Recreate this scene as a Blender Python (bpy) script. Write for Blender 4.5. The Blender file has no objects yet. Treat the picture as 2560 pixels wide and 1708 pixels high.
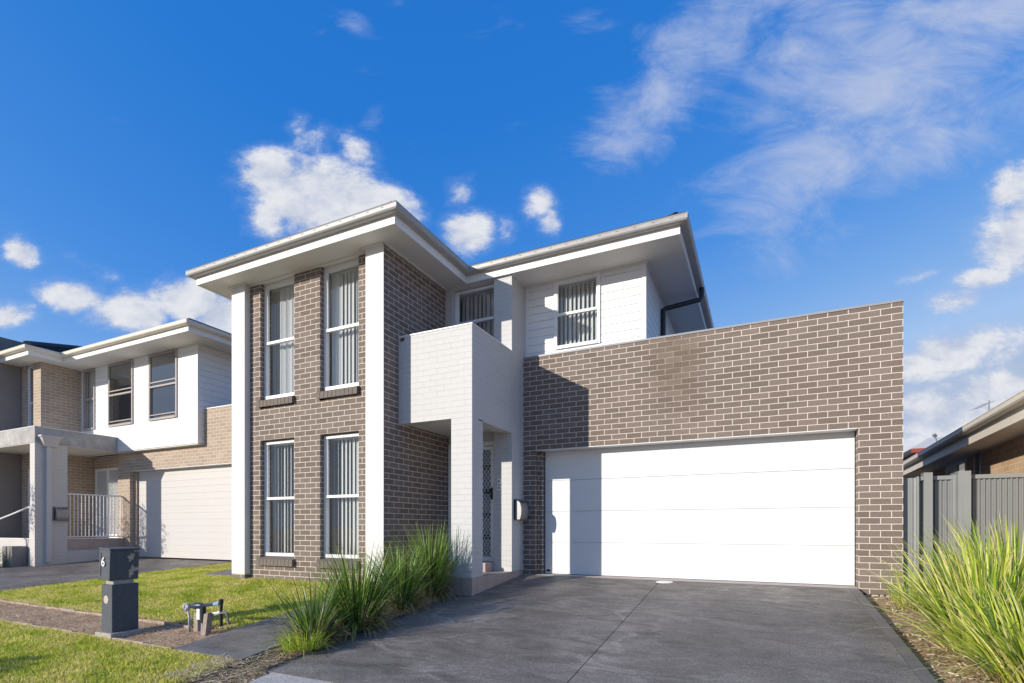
import bpy, math, random
import numpy as np
from mathutils import Vector, noise as mnoise
random.seed(7); rng = np.random.default_rng(7)
R = math.radians
scene = bpy.context.scene
COL = scene.collection
OBJ = bpy.data.objects

# ------------------------------------------------------------------ helpers
def world_loc(o):
    v = Vector((0, 0, 0))
    while o is not None:
        v = v + o.location; o = o.parent
    return v

def tag(o, label=None, cat=None, group=None, kind=None):
    if label: o['label'] = label
    if cat: o['category'] = cat
    if group: o['group'] = group
    if kind: o['kind'] = kind
    return o

def thing(name, loc, label, cat, group=None, rz=0.0):
    o = OBJ.new(name, None); COL.objects.link(o)
    o.location = loc; o.rotation_euler = (0, 0, rz); o.empty_display_size = .2
    return tag(o, label, cat, group)

class MB:
    """collects faces with metre UVs; build() links them as one mesh object"""
    def __init__(s, pu=0., pv=0., pus=None):
        s.v = []; s.f = []; s.uv = []; s.mi = []
        s.pu = pu; s.pv = pv; s.pus = pu if pus is None else pus
    def face(s, pts, mi=0, uv=None):
        i = len(s.v); s.v += [tuple(p) for p in pts]; n = len(pts)
        s.f.append(tuple(range(i, i + n))); s.mi.append(mi)
        if uv is None:
            a, b, c = Vector(pts[0]), Vector(pts[1]), Vector(pts[2])
            nn = (b - a).cross(c - a)
            ax, ay, az = abs(nn.x), abs(nn.y), abs(nn.z)
            if ay >= ax and ay >= az: uv = [(p[0] + s.pu, p[2] + s.pv) for p in pts]
            elif ax >= az: uv = [(p[1] + s.pus, p[2] + s.pv) for p in pts]
            else: uv = [(p[0], p[1]) for p in pts]
        s.uv += uv
    def box(s, x0, x1, y0, y1, z0, z1, mi=0, skip=''):
        P = [(x0,y0,z0),(x1,y0,z0),(x1,y1,z0),(x0,y1,z0),(x0,y0,z1),(x1,y0,z1),(x1,y1,z1),(x0,y1,z1)]
        F = {'f':(0,1,5,4),'b':(2,3,7,6),'l':(3,0,4,7),'r':(1,2,6,5),'d':(3,2,1,0),'t':(4,5,6,7)}
        for k, q in F.items():
            if k not in skip: s.face([P[i] for i in q], mi)
        return s
    def obox(s, c, ax, ay, az, mi=0):
        """box from centre and three half-axis vectors"""
        c = Vector(c); ax = Vector(ax); ay = Vector(ay); az = Vector(az)
        P = [c + sx*ax + sy*ay + sz*az for sz in (-1,1) for sx, sy in ((-1,-1),(1,-1),(1,1),(-1,1))]
        for q in ((0,1,5,4),(2,3,7,6),(3,0,4,7),(1,2,6,5),(3,2,1,0),(4,5,6,7)): s.face([P[i] for i in q], mi)
        return s
    def bar(s, a, b, w, d=None, mi=0):
        a = Vector(a); b = Vector(b); d = d or w
        t = (b - a); L = t.length; t = t / L
        up = Vector((0,0,1)) if abs(t.z) < .9 else Vector((0,1,0))
        x = t.cross(up).normalized(); y = x.cross(t)
        return s.obox((a + b)/2, x*w/2, t*L/2, y*d/2, mi)
    def tube(s, pts, r, n=10, mi=0, cap=True):
        pts = [Vector(p) for p in pts]; rs = r if isinstance(r, (list, tuple)) else [r]*len(pts)
        rings = []; ref = None
        for i, p in enumerate(pts):
            t = (pts[min(i+1, len(pts)-1)] - pts[max(i-1, 0)]).normalized()
            if ref is None: ref = Vector((0,0,1)) if abs(t.z) < .9 else Vector((1,0,0))
            x = (ref - t*ref.dot(t)).normalized(); y = t.cross(x); ref = x
            rings.append([p + (x*math.cos(2*math.pi*k/n) + y*math.sin(2*math.pi*k/n))*rs[i] for k in range(n)])
        for a, b in zip(rings, rings[1:]):
            for k in range(n): s.face([a[k], a[(k+1)%n], b[(k+1)%n], b[k]], mi)
        if cap: s.face(rings[0][::-1], mi); s.face(rings[-1], mi)
        return s
    def prism_y(s, prof, y0, y1, mi=0):
        """profile (x,z) counter-clockwise seen from -Y, extruded along Y"""
        n = len(prof)
        for i in range(n):
            a, b = prof[i], prof[(i+1)%n]
            s.face([(a[0],y0,a[1]),(a[0],y1,a[1]),(b[0],y1,b[1]),(b[0],y0,b[1])][::-1], mi)
        s.face([(p[0],y0,p[1]) for p in prof], mi); s.face([(p[0],y1,p[1]) for p in prof][::-1], mi)
        return s
    def prism_x(s, prof, x0, x1, mi=0):
        n = len(prof)
        for i in range(n):
            a, b = prof[i], prof[(i+1)%n]
            s.face([(x0,a[0],a[1]),(x1,a[0],a[1]),(x1,b[0],b[1]),(x0,b[0],b[1])], mi)
        s.face([(x0,p[0],p[1]) for p in prof][::-1], mi); s.face([(x1,p[0],p[1]) for p in prof], mi)
        return s
    def sweep(s, prof, path, mi=0):
        """closed profile (offset outward, z) along an open path, mitred; outward = right of travel"""
        def nrm(a, b):
            d = Vector((b[0]-a[0], b[1]-a[1])).normalized(); return Vector((d.y, -d.x))
        rows = []
        for i, p in enumerate(path):
            n0 = nrm(path[i-1], p) if i > 0 else None
            n1 = nrm(p, path[i+1]) if i < len(path)-1 else None
            if n0 is None: m = n1
            elif n1 is None: m = n0
            else: m = (n0 + n1)/(1 + n0.dot(n1))
            rows.append([(p[0] + m.x*o, p[1] + m.y*o, z) for o, z in prof])
        k = len(prof)
        for a, b in zip(rows, rows[1:]):
            for j in range(k): s.face([a[j], a[(j+1)%k], b[(j+1)%k], b[j]], mi)
        s.face(rows[0][::-1], mi); s.face(rows[-1], mi)
        return s
    def wall(s, axis, p0, p1, u0, u1, v0, v1, holes=(), mi=0):
        """slab between planes p0<p1 along axis ('y' or 'x'), with rectangular holes (ua,ub,va,vb)"""
        us = sorted({u0, u1, *[min(max(h[i], u0), u1) for h in holes for i in (0, 1)]})
        vs = sorted({v0, v1, *[min(max(h[i], v0), v1) for h in holes for i in (2, 3)]})
        def P(p, u, v): return (u, p, v) if axis == 'y' else (p, u, v)
        def solid(i, j):
            if i < 0 or j < 0 or i >= len(us)-1 or j >= len(vs)-1: return False
            cu, cv = (us[i]+us[i+1])/2, (vs[j]+vs[j+1])/2
            return not any(h[0] < cu < h[1] and h[2] < cv < h[3] for h in holes)
        fl = (lambda q: q) if axis == 'y' else (lambda q: q[::-1])
        for i in range(len(us)-1):
            for j in range(len(vs)-1):
                if not solid(i, j): continue
                a, b, c, d = us[i], us[i+1], vs[j], vs[j+1]
                s.face(fl([P(p0,a,c),P(p0,b,c),P(p0,b,d),P(p0,a,d)]), mi)
                s.face(fl([P(p1,b,c),P(p1,a,c),P(p1,a,d),P(p1,b,d)]), mi)
                if not solid(i-1, j): s.face(fl([P(p1,a,c),P(p0,a,c),P(p0,a,d),P(p1,a,d)]), mi)
                if not solid(i+1, j): s.face(fl([P(p0,b,c),P(p1,b,c),P(p1,b,d),P(p0,b,d)]), mi)
                if not solid(i, j-1): s.face(fl([P(p1,a,c),P(p1,b,c),P(p0,b,c),P(p0,a,c)]), mi)
                if not solid(i, j+1): s.face(fl([P(p0,a,d),P(p0,b,d),P(p1,b,d),P(p1,a,d)]), mi)
        return s
    def build(s, name, mats, parent=None, label=None, local=False, smooth=False, bevel=0):
        if not isinstance(mats, (list, tuple)): mats = [mats]
        org = Vector((0,0,0)) if (local or parent is None) else world_loc(parent)
        me = bpy.data.meshes.new(name)
        me.from_pydata([(x-org.x, y-org.y, z-org.z) for x, y, z in s.v], [], s.f)
        uvl = me.uv_layers.new(name='UVMap')
        uvl.data.foreach_set('uv', np.array(s.uv, dtype=np.float32).ravel())
        for m in mats: me.materials.append(m)
        me.polygons.foreach_set('material_index', s.mi)
        if smooth: me.polygons.foreach_set('use_smooth', [True]*len(s.f))
        if smooth or bevel:
            import bmesh
            bm = bmesh.new(); bm.from_mesh(me); bmesh.ops.remove_doubles(bm, verts=bm.verts, dist=1e-5); bm.to_mesh(me); bm.free()
        me.update()
        o = OBJ.new(name, me); COL.objects.link(o)
        if parent is not None: o.parent = parent
        if bevel:
            b = o.modifiers.new('bevel', 'BEVEL'); b.width = bevel; b.segments = 2; b.limit_method = 'ANGLE'
        if label: o['label'] = label
        return o

def raw_mesh(name, verts, faces, mats, cols=None, parent=None, smooth=False):
    """fast mesh from numpy arrays; faces (n,k)"""
    me = bpy.data.meshes.new(name)
    nf, k = faces.shape
    me.vertices.add(len(verts)); me.vertices.foreach_set('co', verts.astype(np.float32).ravel())
    me.loops.add(nf*k); me.loops.foreach_set('vertex_index', faces.astype(np.int32).ravel())
    me.polygons.add(nf); me.polygons.foreach_set('loop_start', np.arange(0, nf*k, k, dtype=np.int32))
    me.polygons.foreach_set('loop_total', np.full(nf, k, dtype=np.int32))
    if smooth: me.polygons.foreach_set('use_smooth', np.ones(nf, dtype=bool))
    for m in (mats if isinstance(mats, (list, tuple)) else [mats]): me.materials.append(m)
    if cols is not None:
        at = me.color_attributes.new('Tint', 'FLOAT_COLOR', 'POINT')
        c4 = np.ones((len(verts), 4), dtype=np.float32); c4[:, :3] = cols
        at.data.foreach_set('color', c4.ravel())
    me.update(calc_edges=True)
    o = OBJ.new(name, me); COL.objects.link(o)
    if parent is not None: o.parent = parent
    return o

# ------------------------------------------------------------------ materials
def mat(name):
    m = bpy.data.materials.new(name); m.use_nodes = True
    nt = m.node_tree; b = nt.nodes['Principled BSDF']
    return m, nt, b
def node(nt, typ, **kw):
    n = nt.nodes.new(typ)
    for k, v in kw.items():
        if k.startswith('i_'): n.inputs[k[2:].replace('_', ' ')].default_value = v
        else: setattr(n, k, v)
    return n
def c4(c): return (c[0], c[1], c[2], 1)
def ramp(nt, fac, stops):
    r = node(nt, 'ShaderNodeValToRGB'); e = r.color_ramp.elements
    while len(e) < len(stops): e.new(.5)
    for el, (p, c) in zip(e, stops): el.position = p; el.color = c4(c) if len(c) == 3 else c
    nt.links.new(fac, r.inputs[0]); return r.outputs[0]
def noise(nt, scale, detail=4, rough=.55, vec=None, dist=0.):
    n = node(nt, 'ShaderNodeTexNoise'); n.inputs['Scale'].default_value = scale; n.inputs['Detail'].default_value = detail
    n.inputs['Roughness'].default_value = rough; n.inputs['Distortion'].default_value = dist
    if vec is None:
        vec = node(nt, 'ShaderNodeNewGeometry').outputs['Position']
    nt.links.new(vec, n.inputs['Vector']); return n.outputs[0]
def mixc(nt, fac, a, b, mode='MIX'):
    m = node(nt, 'ShaderNodeMix', data_type='RGBA', blend_type=mode)
    for sock, v in ((m.inputs[0], fac), (m.inputs[6], a), (m.inputs[7], b)):
        if hasattr(v, 'is_linked'): nt.links.new(v, sock)
        elif isinstance(v, (int, float)): sock.default_value = v
        else: sock.default_value = c4(v)
    return m.outputs[2]
def bump(nt, b, h, dist=.005, strength=1.0, chain=None):
    n = node(nt, 'ShaderNodeBump'); n.inputs['Distance'].default_value = dist; n.inputs['Strength'].default_value = strength
    nt.links.new(h, n.inputs['Height'])
    if chain: nt.links.new(chain, n.inputs['Normal'])
    nt.links.new(n.outputs[0], b.inputs['Normal']); return n.outputs[0]

def paint(name, col, rough=.5, var=.04, scale=3., bumpd=0., bscale=60., spec=.4, metal=0.):
    m, nt, b = mat(name)
    lo = [max(0, x*(1-var)) for x in col]; hi = [min(1, x*(1+var*.6)) for x in col]
    nz = noise(nt, scale, 6, .6)
    nt.links.new(ramp(nt, nz, [(.3, lo), (.7, hi)]), b.inputs['Base Color'])
    b.inputs['Roughness'].default_value = rough; b.inputs['Specular IOR Level'].default_value = spec; b.inputs['Metallic'].default_value = metal
    if bumpd: bump(nt, b, noise(nt, bscale, 5, .6), bumpd)
    return m

def brick(name, c1, c2, mortar, speck=.25, painted=False, jb=.0016, stain=None, bw=.242, rh=.0866, msize=.0052, rough=.85):
    m, nt, b = mat(name)
    uv = node(nt, 'ShaderNodeUVMap').outputs[0]
    wob = node(nt, 'ShaderNodeVectorMath', operation='MULTIPLY_ADD')
    nz = node(nt, 'ShaderNodeTexNoise'); nz.inputs['Scale'].default_value = 6.; nz.inputs['Detail'].default_value = 3
    nt.links.new(uv, nz.inputs['Vector']); nt.links.new(nz.outputs[1], wob.inputs[0])
    wob.inputs[1].default_value = (.005, .005, 0); nt.links.new(uv, wob.inputs[2])
    t = node(nt, 'ShaderNodeTexBrick', offset=.5, offset_frequency=2)
    nt.links.new(wob.outputs[0], t.inputs['Vector'])
    for k, v in (('Scale', 1), ('Mortar Size', msize), ('Mortar Smooth', .15), ('Bias', -.1), ('Brick Width', bw), ('Row Height', rh)):
        t.inputs[k].default_value = v
    t.inputs['Color1'].default_value = c4(c1); t.inputs['Color2'].default_value = c4(c2); t.inputs['Mortar'].default_value = c4(mortar)
    if painted:
        n2 = noise(nt, 1.7, 5, .6)
        base = mixc(nt, n2, c1, c2)
        gate = node(nt, 'ShaderNodeMath', operation='MULTIPLY'); nt.links.new(t.outputs['Fac'], gate.inputs[0])
        n3 = noise(nt, 5., 3, .6); g2 = node(nt, 'ShaderNodeMapRange'); nt.links.new(n3, g2.inputs[0])
        g2.inputs[1].default_value = .38; g2.inputs[2].default_value = .68; g2.inputs[3].default_value = .15; g2.inputs[4].default_value = .9
        nt.links.new(g2.outputs[0], gate.inputs[1])
        colr = mixc(nt, gate.outputs[0], base, mortar)
    else:
        sp = node(nt, 'ShaderNodeTexNoise'); sp.inputs['Scale'].default_value = 95.; sp.inputs['Detail'].default_value = 3; nt.links.new(uv, sp.inputs['Vector'])
        dk = ramp(nt, sp.outputs[0], [(.33, (1-speck*1.6,)*3), (.5, (1, 1, 1)), (.7, (1+speck*.5,)*3)])
        big = noise(nt, .9, 4, .6); bgc = ramp(nt, big, [(.3, (.9, .9, .9)), (.7, (1.06, 1.05, 1.04))])
        br = mixc(nt, 1., mixc(nt, 1., t.outputs['Color'], dk, 'MULTIPLY'), bgc, 'MULTIPLY')
        mo = mixc(nt, noise(nt, 4., 4), [x*.86 for x in mortar], mortar)
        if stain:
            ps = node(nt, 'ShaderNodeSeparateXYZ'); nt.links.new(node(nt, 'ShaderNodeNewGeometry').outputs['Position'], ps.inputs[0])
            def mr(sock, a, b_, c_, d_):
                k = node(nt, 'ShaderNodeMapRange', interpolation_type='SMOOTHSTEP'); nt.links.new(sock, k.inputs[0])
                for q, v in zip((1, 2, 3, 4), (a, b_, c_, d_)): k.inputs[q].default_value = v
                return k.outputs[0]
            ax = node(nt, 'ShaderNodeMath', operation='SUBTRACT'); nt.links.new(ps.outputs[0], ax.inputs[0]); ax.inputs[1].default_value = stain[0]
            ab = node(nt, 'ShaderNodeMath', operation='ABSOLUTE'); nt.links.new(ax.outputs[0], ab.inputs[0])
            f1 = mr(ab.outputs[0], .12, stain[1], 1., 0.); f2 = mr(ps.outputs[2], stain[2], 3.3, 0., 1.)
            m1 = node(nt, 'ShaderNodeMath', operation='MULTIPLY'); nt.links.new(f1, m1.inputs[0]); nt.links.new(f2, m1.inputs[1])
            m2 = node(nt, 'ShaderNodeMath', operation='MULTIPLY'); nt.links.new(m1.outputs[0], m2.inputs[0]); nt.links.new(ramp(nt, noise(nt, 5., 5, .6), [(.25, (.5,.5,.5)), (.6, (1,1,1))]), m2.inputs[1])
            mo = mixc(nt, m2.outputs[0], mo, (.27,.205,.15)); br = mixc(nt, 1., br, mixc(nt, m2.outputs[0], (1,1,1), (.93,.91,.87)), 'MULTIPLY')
        colr = mixc(nt, t.outputs['Fac'], br, mo)
    nt.links.new(colr, b.inputs['Base Color'])
    b.inputs['Roughness'].default_value = rough if not painted else .6
    b.inputs['Specular IOR Level'].default_value = .25
    inv = node(nt, 'ShaderNodeMath', operation='SUBTRACT'); inv.inputs[0].default_value = 1; nt.links.new(t.outputs['Fac'], inv.inputs[1])
    ch = bump(nt, b, inv.outputs[0],   .004 if not painted else jb, .8)
    fine = noise(nt, 120., 3, .6) if not painted else noise(nt, 30., 4, .6)
    bump(nt, b, fine, .0025, .5, ch)
    return m

M = {}
M['brick'] = brick('dark_brick', (.172,.137,.115), (.232,.19,.162), (.72,.62,.54))
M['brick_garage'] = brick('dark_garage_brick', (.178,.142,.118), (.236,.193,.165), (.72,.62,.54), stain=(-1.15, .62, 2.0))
M['brick_beige'] = brick('beige_brick', (.385,.30,.23), (.46,.37,.285), (.70,.61,.51), speck=.1)
M['brick_tan'] = brick('tan_brick', (.58,.38,.22), (.68,.47,.28), (.76,.68,.57), speck=.12)
M['white_brick'] = brick('white_painted_brick', (.75,.735,.715), (.69,.68,.66), (.63,.62,.605), painted=True, jb=.0011)
M['pale_brick'] = brick('pale_grey_painted_brick', (.575,.57,.555), (.51,.505,.49), (.43,.425,.415), painted=True, jb=.0014)
M['grey_brick'] = brick('greige_painted_brick', (.61,.575,.535), (.55,.515,.48), (.45,.42,.395), painted=True)
M['taupe'] = paint('taupe_render', (.25,.225,.205), .8, .08, 2., .002)
M['grey_render'] = paint('weathered_render', (.42,.40,.38), .8, .3, 4., .003, 40)
M['clad'] = paint('white_weatherboard', (.78,.775,.76), .45, .03, 2.5, .0006, 25)
M['trim'] = paint('white_trim', (.80,.795,.78), .4, .03, 3.)
M['soffit'] = paint('soffit_sheet', (.70,.685,.655), .6, .03, 1.5)
M['gutter'] = paint('pale_grey_gutter', (.38,.375,.365), .38, .1, 5.)
M['gutter_dark'] = paint('dark_pipe', (.035,.038,.045), .35, .1, 5.)
M['gutter_cream'] = paint('cream_gutter', (.74,.68,.57), .4, .06, 5.)
M['slot'] = paint('slot_shadow', (.05,.05,.05), .8)
M['door_white'] = paint('garage_door_white', (.735,.735,.725), .38, .015, 2., .0012, 14)
M['door_greige'] = paint('garage_door_greige', (.565,.54,.515), .45, .02, 2., .0006, 14)
M['frame'] = paint('white_aluminium', (.78,.78,.78), .35, .03)
M['frame_taupe'] = paint('taupe_aluminium', (.40,.36,.335), .35, .05)
M['blind'] = paint('white_blind', (.80,.80,.79), .7, .03)
def m_blind():
    m, nt, b = mat('white_blind_fabric'); b.inputs['Base Color'].default_value = (.82,.82,.80,1); b.inputs['Roughness'].default_value = .8
    tr = node(nt, 'ShaderNodeBsdfTranslucent'); tr.inputs[0].default_value = (.8,.8,.78,1)
    mx = node(nt, 'ShaderNodeMixShader'); mx.inputs[0].default_value = .38
    nt.links.new(b.outputs[0], mx.inputs[1]); nt.links.new(tr.outputs[0], mx.inputs[2]); nt.links.new(mx.outputs[0], nt.nodes['Material Output'].inputs[0]); return m
M['blind'] = m_blind()
M['room'] = paint('room_wall', (.42,.42,.41), .9)
M['tile_pink'] = paint('porch_tile', (.42,.335,.30), .5, .12, 6.)
M['tile_grout'] = paint('tile_joint', (.22,.19,.175), .8)
M['roof'] = paint('charcoal_tile', (.05,.048,.055), .7, .35, 9., .004, 30)
M['roof_cream'] = paint('cream_tile', (.62,.58,.52), .7, .12, 5.)
M['red'] = paint('red_gutter', (.30,.05,.035), .5)
M['steel'] = paint('brushed_steel', (.27,.27,.275), .42, .06, 8., 0, 60, .5, .55)
M['black'] = paint('black_plastic', (.018,.019,.022), .45)
M['dk_block'] = None
M['fence'] = paint('grey_fence_steel', (.215,.22,.22), .42, .04, 4.)
M['fence_post'] = paint('grey_post_steel', (.245,.252,.245), .42, .04, 4.)
M['conc'] = None
M['pvc'] = paint('grey_pvc', (.38,.39,.42), .4, .15, 20.)
M['pvc_lilac'] = paint('lilac_pipe', (.36,.32,.46), .4, .12, 20.)
M['meter'] = paint('meter_body', (.035,.05,.08), .4, .3, 30.)
M['plast_white'] = paint('white_plastic', (.75,.75,.74), .4, .05, 20.)
M['blue'] = paint('blue_plastic', (.22,.36,.52), .45, .1, 20.)
M['redwood'] = paint('weathered_timber', (.34,.285,.23), .85, .35, 14., .004, 50)
M['edging'] = paint('edging_timber', (.42,.33,.25), .85, .3, 9., .004, 50)
M['alu'] = paint('antenna_metal', (.30,.30,.31), .4)

def m_dark_block():
    m, nt, b = mat('charcoal_painted_block')
    nz = noise(nt, 9., 8, .7, dist=.4); pos = node(nt, 'ShaderNodeNewGeometry').outputs['Position']
    base = mixc(nt, noise(nt, 22., 5, .7), (.045,.052,.066), (.108,.122,.142))
    chip = node(nt, 'ShaderNodeMapRange'); nt.links.new(nz, chip.inputs[0]); chip.inputs[1].default_value = .685; chip.inputs[2].default_value = .70
    col = mixc(nt, chip.outputs[0], base, (.30,.27,.23))
    nt.links.new(col, b.inputs['Base Color']); b.inputs['Roughness'].default_value = .8
    bump(nt, b, noise(nt, 60., 5, .65), .004)
    return m
M['dk_block'] = m_dark_block()
M['chip'] = paint('bare_cement', (.40,.36,.31), .9, .25, 30., .004, 70)

def m_driveway(name, lo, hi, streak, sc=1.):
    m, nt, b = mat(name)
    pos = node(nt, 'ShaderNodeNewGeometry').outputs['Position']
    mp = node(nt, 'ShaderNodeMapping'); mp.inputs['Scale'].default_value = (.9, 2.0, 1); mp.inputs['Rotation'].default_value = (0, 0, .12); nt.links.new(pos, mp.inputs[0])
    sw = noise(nt, 1.5*sc, 7, .62, mp.outputs[0], 1.6)
    fine = noise(nt, 26., 5, .7); grit = noise(nt, 85., 3, .6)
    a = ramp(nt, sw, [(.28, lo), (.47, [(x+y)/2 for x, y in zip(lo, hi)]), (.72, hi)])
    # trowel marks: thin pale arcs along the contour of a warped noise
    mk = node(nt, 'ShaderNodeMapping'); mk.inputs['Scale'].default_value = (.8, 1.5, 1); nt.links.new(pos, mk.inputs[0])
    cn = noise(nt, 1.3*sc, 2.5, .5, mk.outputs[0], .9)
    ar = ramp(nt, cn, [(.40, (0,0,0)), (.455, (.55,.55,.55)), (.475, (.9,.9,.9)), (.487, (.1,.1,.1)), (.56, (0,0,0)), (.60, (.4,.4,.4)), (.625, (.7,.7,.7)), (.64, (0,0,0))])
    gate = ramp(nt, noise(nt, .9, 3, .5), [(.45, (0,0,0)), (.62, (.6,.6,.6))])
    f = node(nt, 'ShaderNodeMath', operation='MULTIPLY'); nt.links.new(ar, f.inputs[0]); nt.links.new(gate, f.inputs[1])
    a = mixc(nt, f.outputs[0], a, streak)
    a = mixc(nt, 1., a, ramp(nt, fine, [(.3, (.86,.86,.86)), (.72, (1.12,1.12,1.12))]), 'MULTIPLY')
    a = mixc(nt, 1., a, ramp(nt, grit, [(.32, (.55,.55,.55)), (.5, (1,1,1)), (.70, (1.55,1.53,1.5))]), 'MULTIPLY')
    a = mixc(nt, 1., a, ramp(nt, noise(nt, .75, 4, .6, None, .6), [(.34, (.80,.80,.80)), (.5, (1,1,1)), (.66, (1.22,1.21,1.2))]), 'MULTIPLY')
    nt.links.new(a, b.inputs['Base Color'])
    nt.links.new(ramp(nt, sw, [(.3, (.62,.62,.62)), (.7, (.48,.48,.48))]), b.inputs['Roughness'])
    b.inputs['Specular IOR Level'].default_value = .13
    ch = bump(nt, b, grit, .004, .8)
    bump(nt, b, fine, .004, .4, ch)
    return m
M['drive'] = m_driveway('charcoal_stencilled_concrete', (.115,.103,.092), (.228,.206,.187), (.37,.34,.305))
M['drive_edge'] = paint('charcoal_border_band', (.165,.155,.15), .55, .22, 5., .002, 120)
M['conc'] = m_driveway('pale_broomed_concrete', (.36,.345,.325), (.47,.455,.43), (.50,.48,.46))
M['joint'] = paint('saw_cut_joint', (.02,.02,.022), .9)

def m_soil():
    m, nt, b = mat('bare_soil')
    n1 = noise(nt, 3., 8, .7); n2 = noise(nt, 45., 6, .7)
    a = ramp(nt, n1, [(.3, (.38,.25,.155)), (.55, (.56,.40,.265)), (.75, (.70,.54,.38))])
    a = mixc(nt, 1., a, ramp(nt, n2, [(.3, (.6,.6,.6)), (.7, (1.25,1.2,1.15))]), 'MULTIPLY')
    nt.links.new(a, b.inputs['Base Color']); b.inputs['Roughness'].default_value = .95
    bump(nt, b, n2, .02); return m
M['soil'] = m_soil()

def m_turf():
    m, nt, b = mat('turf_thatch')
    n1 = noise(nt, 1.4, 6, .6); n2 = noise(nt, 60., 5, .7)
    a = ramp(nt, n1, [(.32, (.20,.25,.03)), (.5, (.46,.42,.10)), (.7, (.64,.53,.26))])
    a = mixc(nt, 1., a, ramp(nt, n2, [(.3, (.45,.45,.4)), (.7, (1.3,1.25,1.1))]), 'MULTIPLY')
    nt.links.new(a, b.inputs['Base Color']); b.inputs['Roughness'].default_value = .95
    bump(nt, b, n2, .03); return m
M['turf'] = m_turf()

def m_leaf(name, trans=.35, rough=.5, spec=.3):
    m, nt, b = mat(name)
    at = node(nt, 'ShaderNodeAttribute', attribute_name='Tint')
    nt.links.new(at.outputs[0], b.inputs['Base Color']); b.inputs['Roughness'].default_value = rough
    b.inputs['Specular IOR Level'].default_value = spec
    tr = node(nt, 'ShaderNodeBsdfTranslucent'); nt.links.new(at.outputs[0], tr.inputs[0])
    mx = node(nt, 'ShaderNodeMixShader'); mx.inputs[0].default_value = trans
    nt.links.new(b.outputs[0], mx.inputs[1]); nt.links.new(tr.outputs[0], mx.inputs[2])
    nt.links.new(mx.outputs[0], nt.nodes['Material Output'].inputs[0]); return m
M['leaf'] = m_leaf('leaf_blade', .3, .42, .4)
M['grass'] = m_leaf('grass_blade', .35, .6, .2)
M['litter'] = m_leaf('dry_litter', .1, .8, .1)

def m_glass(name, tint=(.92,.94,.94), add=.0, ior=1.9):
    m, nt, b = mat(name); nt.nodes.remove(b)
    tr = node(nt, 'ShaderNodeBsdfTransparent'); tr.inputs[0].default_value = c4(tint)
    gl = node(nt, 'ShaderNodeBsdfGlossy'); gl.inputs['Roughness'].default_value = .015; gl.inputs[0].default_value = (.95,.97,1,1)
    fr = node(nt, 'ShaderNodeFresnel'); bf = node(nt, 'ShaderNodeNewGeometry').outputs['Backfacing']
    ir = node(nt, 'ShaderNodeMapRange'); nt.links.new(bf, ir.inputs[0]); ir.inputs[3].default_value = ior; ir.inputs[4].default_value = 1/ior; nt.links.new(ir.outputs[0], fr.inputs[0])
    ad = node(nt, 'ShaderNodeMath', operation='ADD', use_clamp=True); ad.inputs[1].default_value = add; nt.links.new(fr.outputs[0], ad.inputs[0])
    # slight waviness of float glass
    bp = node(nt, 'ShaderNodeBump'); bp.inputs['Distance'].default_value = .004; bp.inputs['Strength'].default_value = .25
    nt.links.new(noise(nt, 2.2, 2, .5), bp.inputs['Height']); nt.links.new(bp.outputs[0], gl.inputs['Normal'])
    mx = node(nt, 'ShaderNodeMixShader'); nt.links.new(ad.outputs[0], mx.inputs[0])
    nt.links.new(tr.outputs[0], mx.inputs[1]); nt.links.new(gl.outputs[0], mx.inputs[2])
    nt.links.new(mx.outputs[0], nt.nodes['Material Output'].inputs[0]); return m
M['glass'] = m_glass('window_glass')
M['glass_dark'] = m_glass('insect_screen_glass', (.55,.56,.58), .12, 1.9)

# ------------------------------------------------------------------ terrain heights
def lerp(a, b, t): return a + (b - a)*t
def clamp(t): return 0. if t < 0 else 1. if t > 1 else t
def sm(t): t = clamp(t); return t*t*(3-2*t)
def z_lawn(x, y):
    a = .125 + .11*min(y, -1.2) if y < -1.2 else -.007 + .02*min(y+1.2, 1)
    b = -.093 + .057*min(y, .4)
    if y < -4: b = lerp(b, .125 + .11*y, clamp((-4-y)/1.5))
    return lerp(a, b, sm((-8.4 - x)/3.2))
def z_drive(y): return -.02 + .097*y
def z_right(y): return -.13 + .085*y if y < 0 else -.13 - .08*min(y, 1.2)
def z_ground(x, y):
    if y < -6.6:
        return lerp(z_ground(x, -6.6), -.80, clamp((-6.6 - y)/1.2)) if y > -7.8 else -.80
    L = z_lawn(x, y); D = z_drive(y) - .03; Rr = z_right(y)
    if y > .3: D = -.09
    if x < -4.35: return L
    if x < -3.95: return lerp(L, D, (x + 4.35)/.4)
    if x < 1.12: return D
    if x < 1.3: return lerp(D, Rr, (x - 1.12)/.18)
    return Rr

def grid_sheet(name, xs, ys, zf, mats, parent=None):
    nx, ny = len(xs), len(ys)
    V = np.array([(x, y, zf(x, y)) for y in ys for x in xs], dtype=np.float64)
    F = np.array([(j*nx+i, j*nx+i+1, (j+1)*nx+i+1, (j+1)*nx+i) for j in range(ny-1) for i in range(nx-1)])
    return raw_mesh(name, V, F, mats, parent=parent, smooth=True)

def frange(a, b, s): return list(np.arange(a, b + s*.5, s))
xs = [-900,-300,-120,-60,-40,-30] + frange(-24, 6, .2) + [8, 12, 20, 40, 120, 300, 900]
ys = [-900,-300,-120,-60,-30,-16,-10] + frange(-8.4, 2.0, .2) + [3, 5, 9, 14, 25, 60, 150, 400, 900]
tag(grid_sheet('ground', xs, ys, lambda x, y: z_ground(x, y) - .012, M['soil']), kind='structure')

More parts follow.
